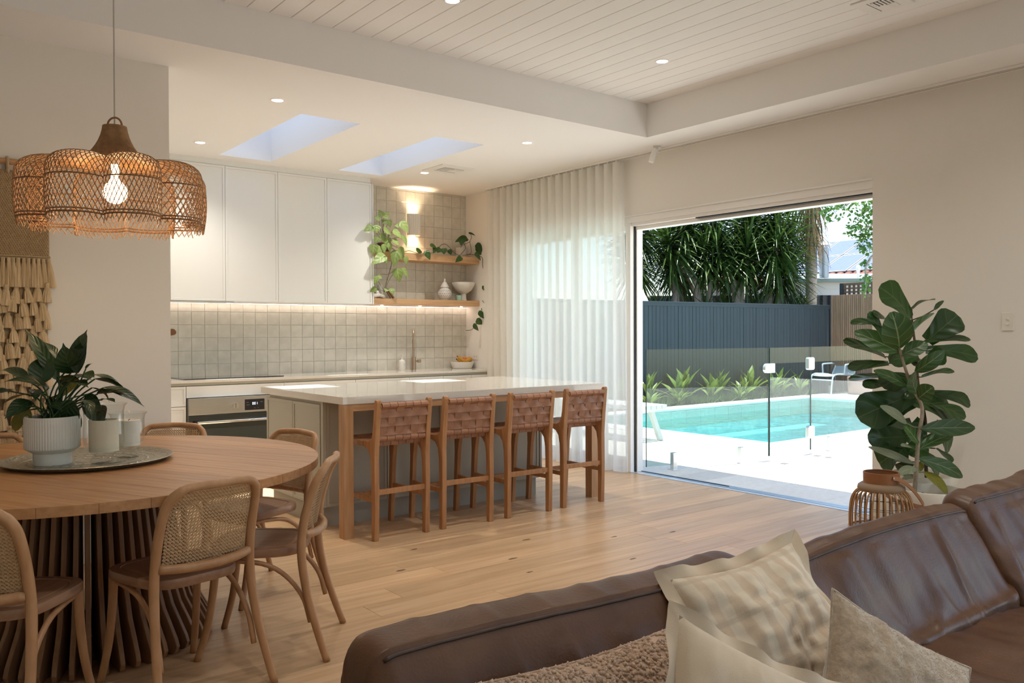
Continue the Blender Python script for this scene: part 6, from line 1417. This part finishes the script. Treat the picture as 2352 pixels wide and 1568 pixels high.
# ------------------------------------------------------------ scatter cushions
def cushion(name, lab, c, ax, ay, w, h, th, m_, k, flange=0.0, crease=.012, n=48, pinch=.10, sag=0.0, mflange=None):
    c = Vector(c); ax = Vector(ax).normalized(); ay = Vector(ay); ay = (ay-ax*ay.dot(ax)).normalized(); az = ax.cross(ay)
    t = thing(name, lab, 'cushion', c, 0, None)
    def pt(u, v, s):
        f = max(0, (1-abs(u)**2.4))**.55*max(0, (1-abs(v)**2.4))**.55
        x = u*(1-pinch*(1-abs(v)**1.5)*abs(u)**3)*.5*w*(1-.02*f); y = v*(1-pinch*(1-abs(u)**1.5)*abs(v)**3)*.5*h - sag*h*(1-u*u)*max(0, v)**2
        wr = crease*(noise.noise((u*2.2+k, v*2.0, k))+.6*noise.noise((u*6, v*2.5+k, 2))*.6+.5*noise.noise((u*3*k % 7, v*9, k)))
        z = s*(th*.5*f+wr*f**.4)
        if s == 0: z = 0
        return ax*x+ay*y+az*z
    for s, nm in ((1, 'front_panel'), (-1, 'back_panel')):
        rows = [[pt(-1+2*i/n, -1+2*j/n, s) for i in range(n+1)] for j in range(n+1)]
        G().sheet(rows).build(nm, m_, t, smooth='all')
    edge = [(-1+2*i/n, -1) for i in range(n)]+[(1, -1+2*i/n) for i in range(n)]+[(1-2*i/n, 1) for i in range(n)]+[(-1, 1-2*i/n) for i in range(n)]
    E = [pt(u, v, 0) for u, v in edge]
    if flange:
        rows = []
        for q in range(4):
            r = []
            for (u, v), p in zip(edge, E):
                d = ax*(u if abs(u) == 1 else u*.98)+ay*(v if abs(v) == 1 else v*.98)
                d = ax*(1 if u >= 1 else -1 if u <= -1 else 0)+ay*(1 if v >= 1 else -1 if v <= -1 else 0)
                if abs(u) > .86 and abs(v) > .86: d = (ax*math.copysign(1, u)+ay*math.copysign(1, v))
                r.append(p+d*flange*q/3+az*(.012*math.sin((u*5+v*4)*2.2+k)*q/3))
            rows.append(r)
        G().sheet(rows, cu=True).build('flange', mflange or m_, t, smooth='all')
    else: G().tube(E, .0035, 6, closed=True).build('edge_seam', mflange or m_, t, smooth='all')
    return t, pt, (ax, ay, az)
STRM = mat('striped_linen', (0.52, 0.39, 0.265), 0.85, sheen=.3, bump=.35, bscale=500, bdist=.002); nt = STRM.node_tree; b = nt.nodes['Principled BSDF']
tc = nd(nt, 'ShaderNodeTexCoord'); sp = nd(nt, 'ShaderNodeSeparateXYZ'); nt.links.new(tc.outputs['UV'], sp.inputs[0])
def band(src, freq, ph, w, soft=.08):
    m_ = nd(nt, 'ShaderNodeMath', operation='MULTIPLY_ADD'); m_.inputs[1].default_value = freq; m_.inputs[2].default_value = ph; nt.links.new(src, m_.inputs[0])
    f = nd(nt, 'ShaderNodeMath', operation='PINGPONG'); f.inputs[1].default_value = 1.0; nt.links.new(m_.outputs[0], f.inputs[0])
    r = nd(nt, 'ShaderNodeMapRange'); r.inputs['From Min'].default_value = w-soft; r.inputs['From Max'].default_value = w+soft; nt.links.new(f.outputs[0], r.inputs['Value']); return r.outputs[0]
s1 = band(sp.outputs[0], 16.0, .2, .5); s2 = band(sp.outputs[1], 7.0, .3, .90, .03)
mx = nd(nt, 'ShaderNodeMix', data_type='RGBA'); mx.inputs['A'].default_value = (0.55, 0.43, 0.305, 1); mx.inputs['B'].default_value = (0.62, 0.53, 0.40, 1); nt.links.new(s1, mx.inputs['Factor'])
m2 = nd(nt, 'ShaderNodeMix', data_type='RGBA'); m2.inputs['B'].default_value = (0.47, 0.385, 0.275, 1); nt.links.new(mx.outputs['Result'], m2.inputs['A'])
mm_ = nd(nt, 'ShaderNodeMath', operation='MULTIPLY'); mm_.inputs[1].default_value = .6; nt.links.new(s2, mm_.inputs[0]); nt.links.new(mm_.outputs[0], m2.inputs['Factor']); nt.links.new(m2.outputs['Result'], b.inputs['Base Color'])
LINF = mat('plain_linen', (0.56, 0.445, 0.315), 0.85, bump=.35, bscale=500, sheen=.3, bdist=.002)
BOU = mat('boucle_pile', (0.42, 0.285, 0.19), 0.95, rand=.0, sheen=.4, var=.12, nscale=30)
WOOL = mat('fawn_wool', (0.36, 0.275, 0.185), 0.95, sheen=.6, var=.14, nscale=70, bump=.5, bscale=120, bdist=.004)
cushion('cushion', 'large striped linen cushion with a flanged edge leaning on the leather back', (1.706, 1.168, .607), (.449, -.055, .035), (-.14, .30, .38), .42, .42, .16, STRM, 1.7, flange=.03, crease=.022, mflange=LINF)
t, pt_b, _ = cushion('cushion', 'long brown boucle cushion lying against the sofa back', (1.12, 1.13, .565), (.985, -.10, .03), (-.03, .42, .9), .62, .34, .16, BOU, 4.1, crease=.006)
rr = random.Random(9); g = G()
for s in (1, -1):
    for i in range(5200 if s > 0 else 1800):
        u, v = rr.uniform(-1, 1), rr.uniform(-1, 1) if s > 0 else rr.uniform(.3, 1)
        p = pt_b(u, v, s); r = rr.uniform(.0042, .0075); a = [Vector((rr.gauss(0, 1), rr.gauss(0, 1), rr.gauss(0, 1))).normalized()*r*rr.uniform(.8, 1.25) for _ in range(2)]; b_ = a[0].cross(a[1]).normalized()*r
        x_, y_ = a[0], a[0].cross(b_).normalized()*r
        g.add([p+x_, p+y_, p-x_, p-y_, p+b_, p-b_], [(0,1,4),(1,2,4),(2,3,4),(3,0,4),(1,0,5),(2,1,5),(3,2,5),(0,3,5)])
stuff(g.build('pile', BOU, t, smooth='all'))
cushion('cushion', 'plain oatmeal linen cushion with a topstitched edge at the bottom of the picture', (1.25, .89, .545), (.75, -.35, -.42), (.42, .30, .86), .44, .44, .15, LINF, 7.7, flange=.022, crease=.014)
t, pt_w, (wax, way, waz) = cushion('cushion', 'fawn wool cushion with a pointed corner at the lower right of the striped one', (1.76, .91, .51), (.74, -.42, -.50), (.52, .28, .80), .40, .40, .15, WOOL, 2.9, crease=.016)
g = G()
for s in (1, -1):
    for i in range(5000 if s > 0 else 2500):
        u, v = rr.uniform(-1, 1), rr.uniform(-1, 1); p = pt_w(u, v, s); d = (waz*s+Vector((rr.gauss(0, .7), rr.gauss(0, .7), rr.gauss(0, .7)))).normalized()*rr.uniform(.004, .010)
        q = d.orthogonal().normalized()*.0004; g.add([p-q, p+q, p+d], [(0, 1, 2)])
stuff(g.build('fuzz', WOOL, t))
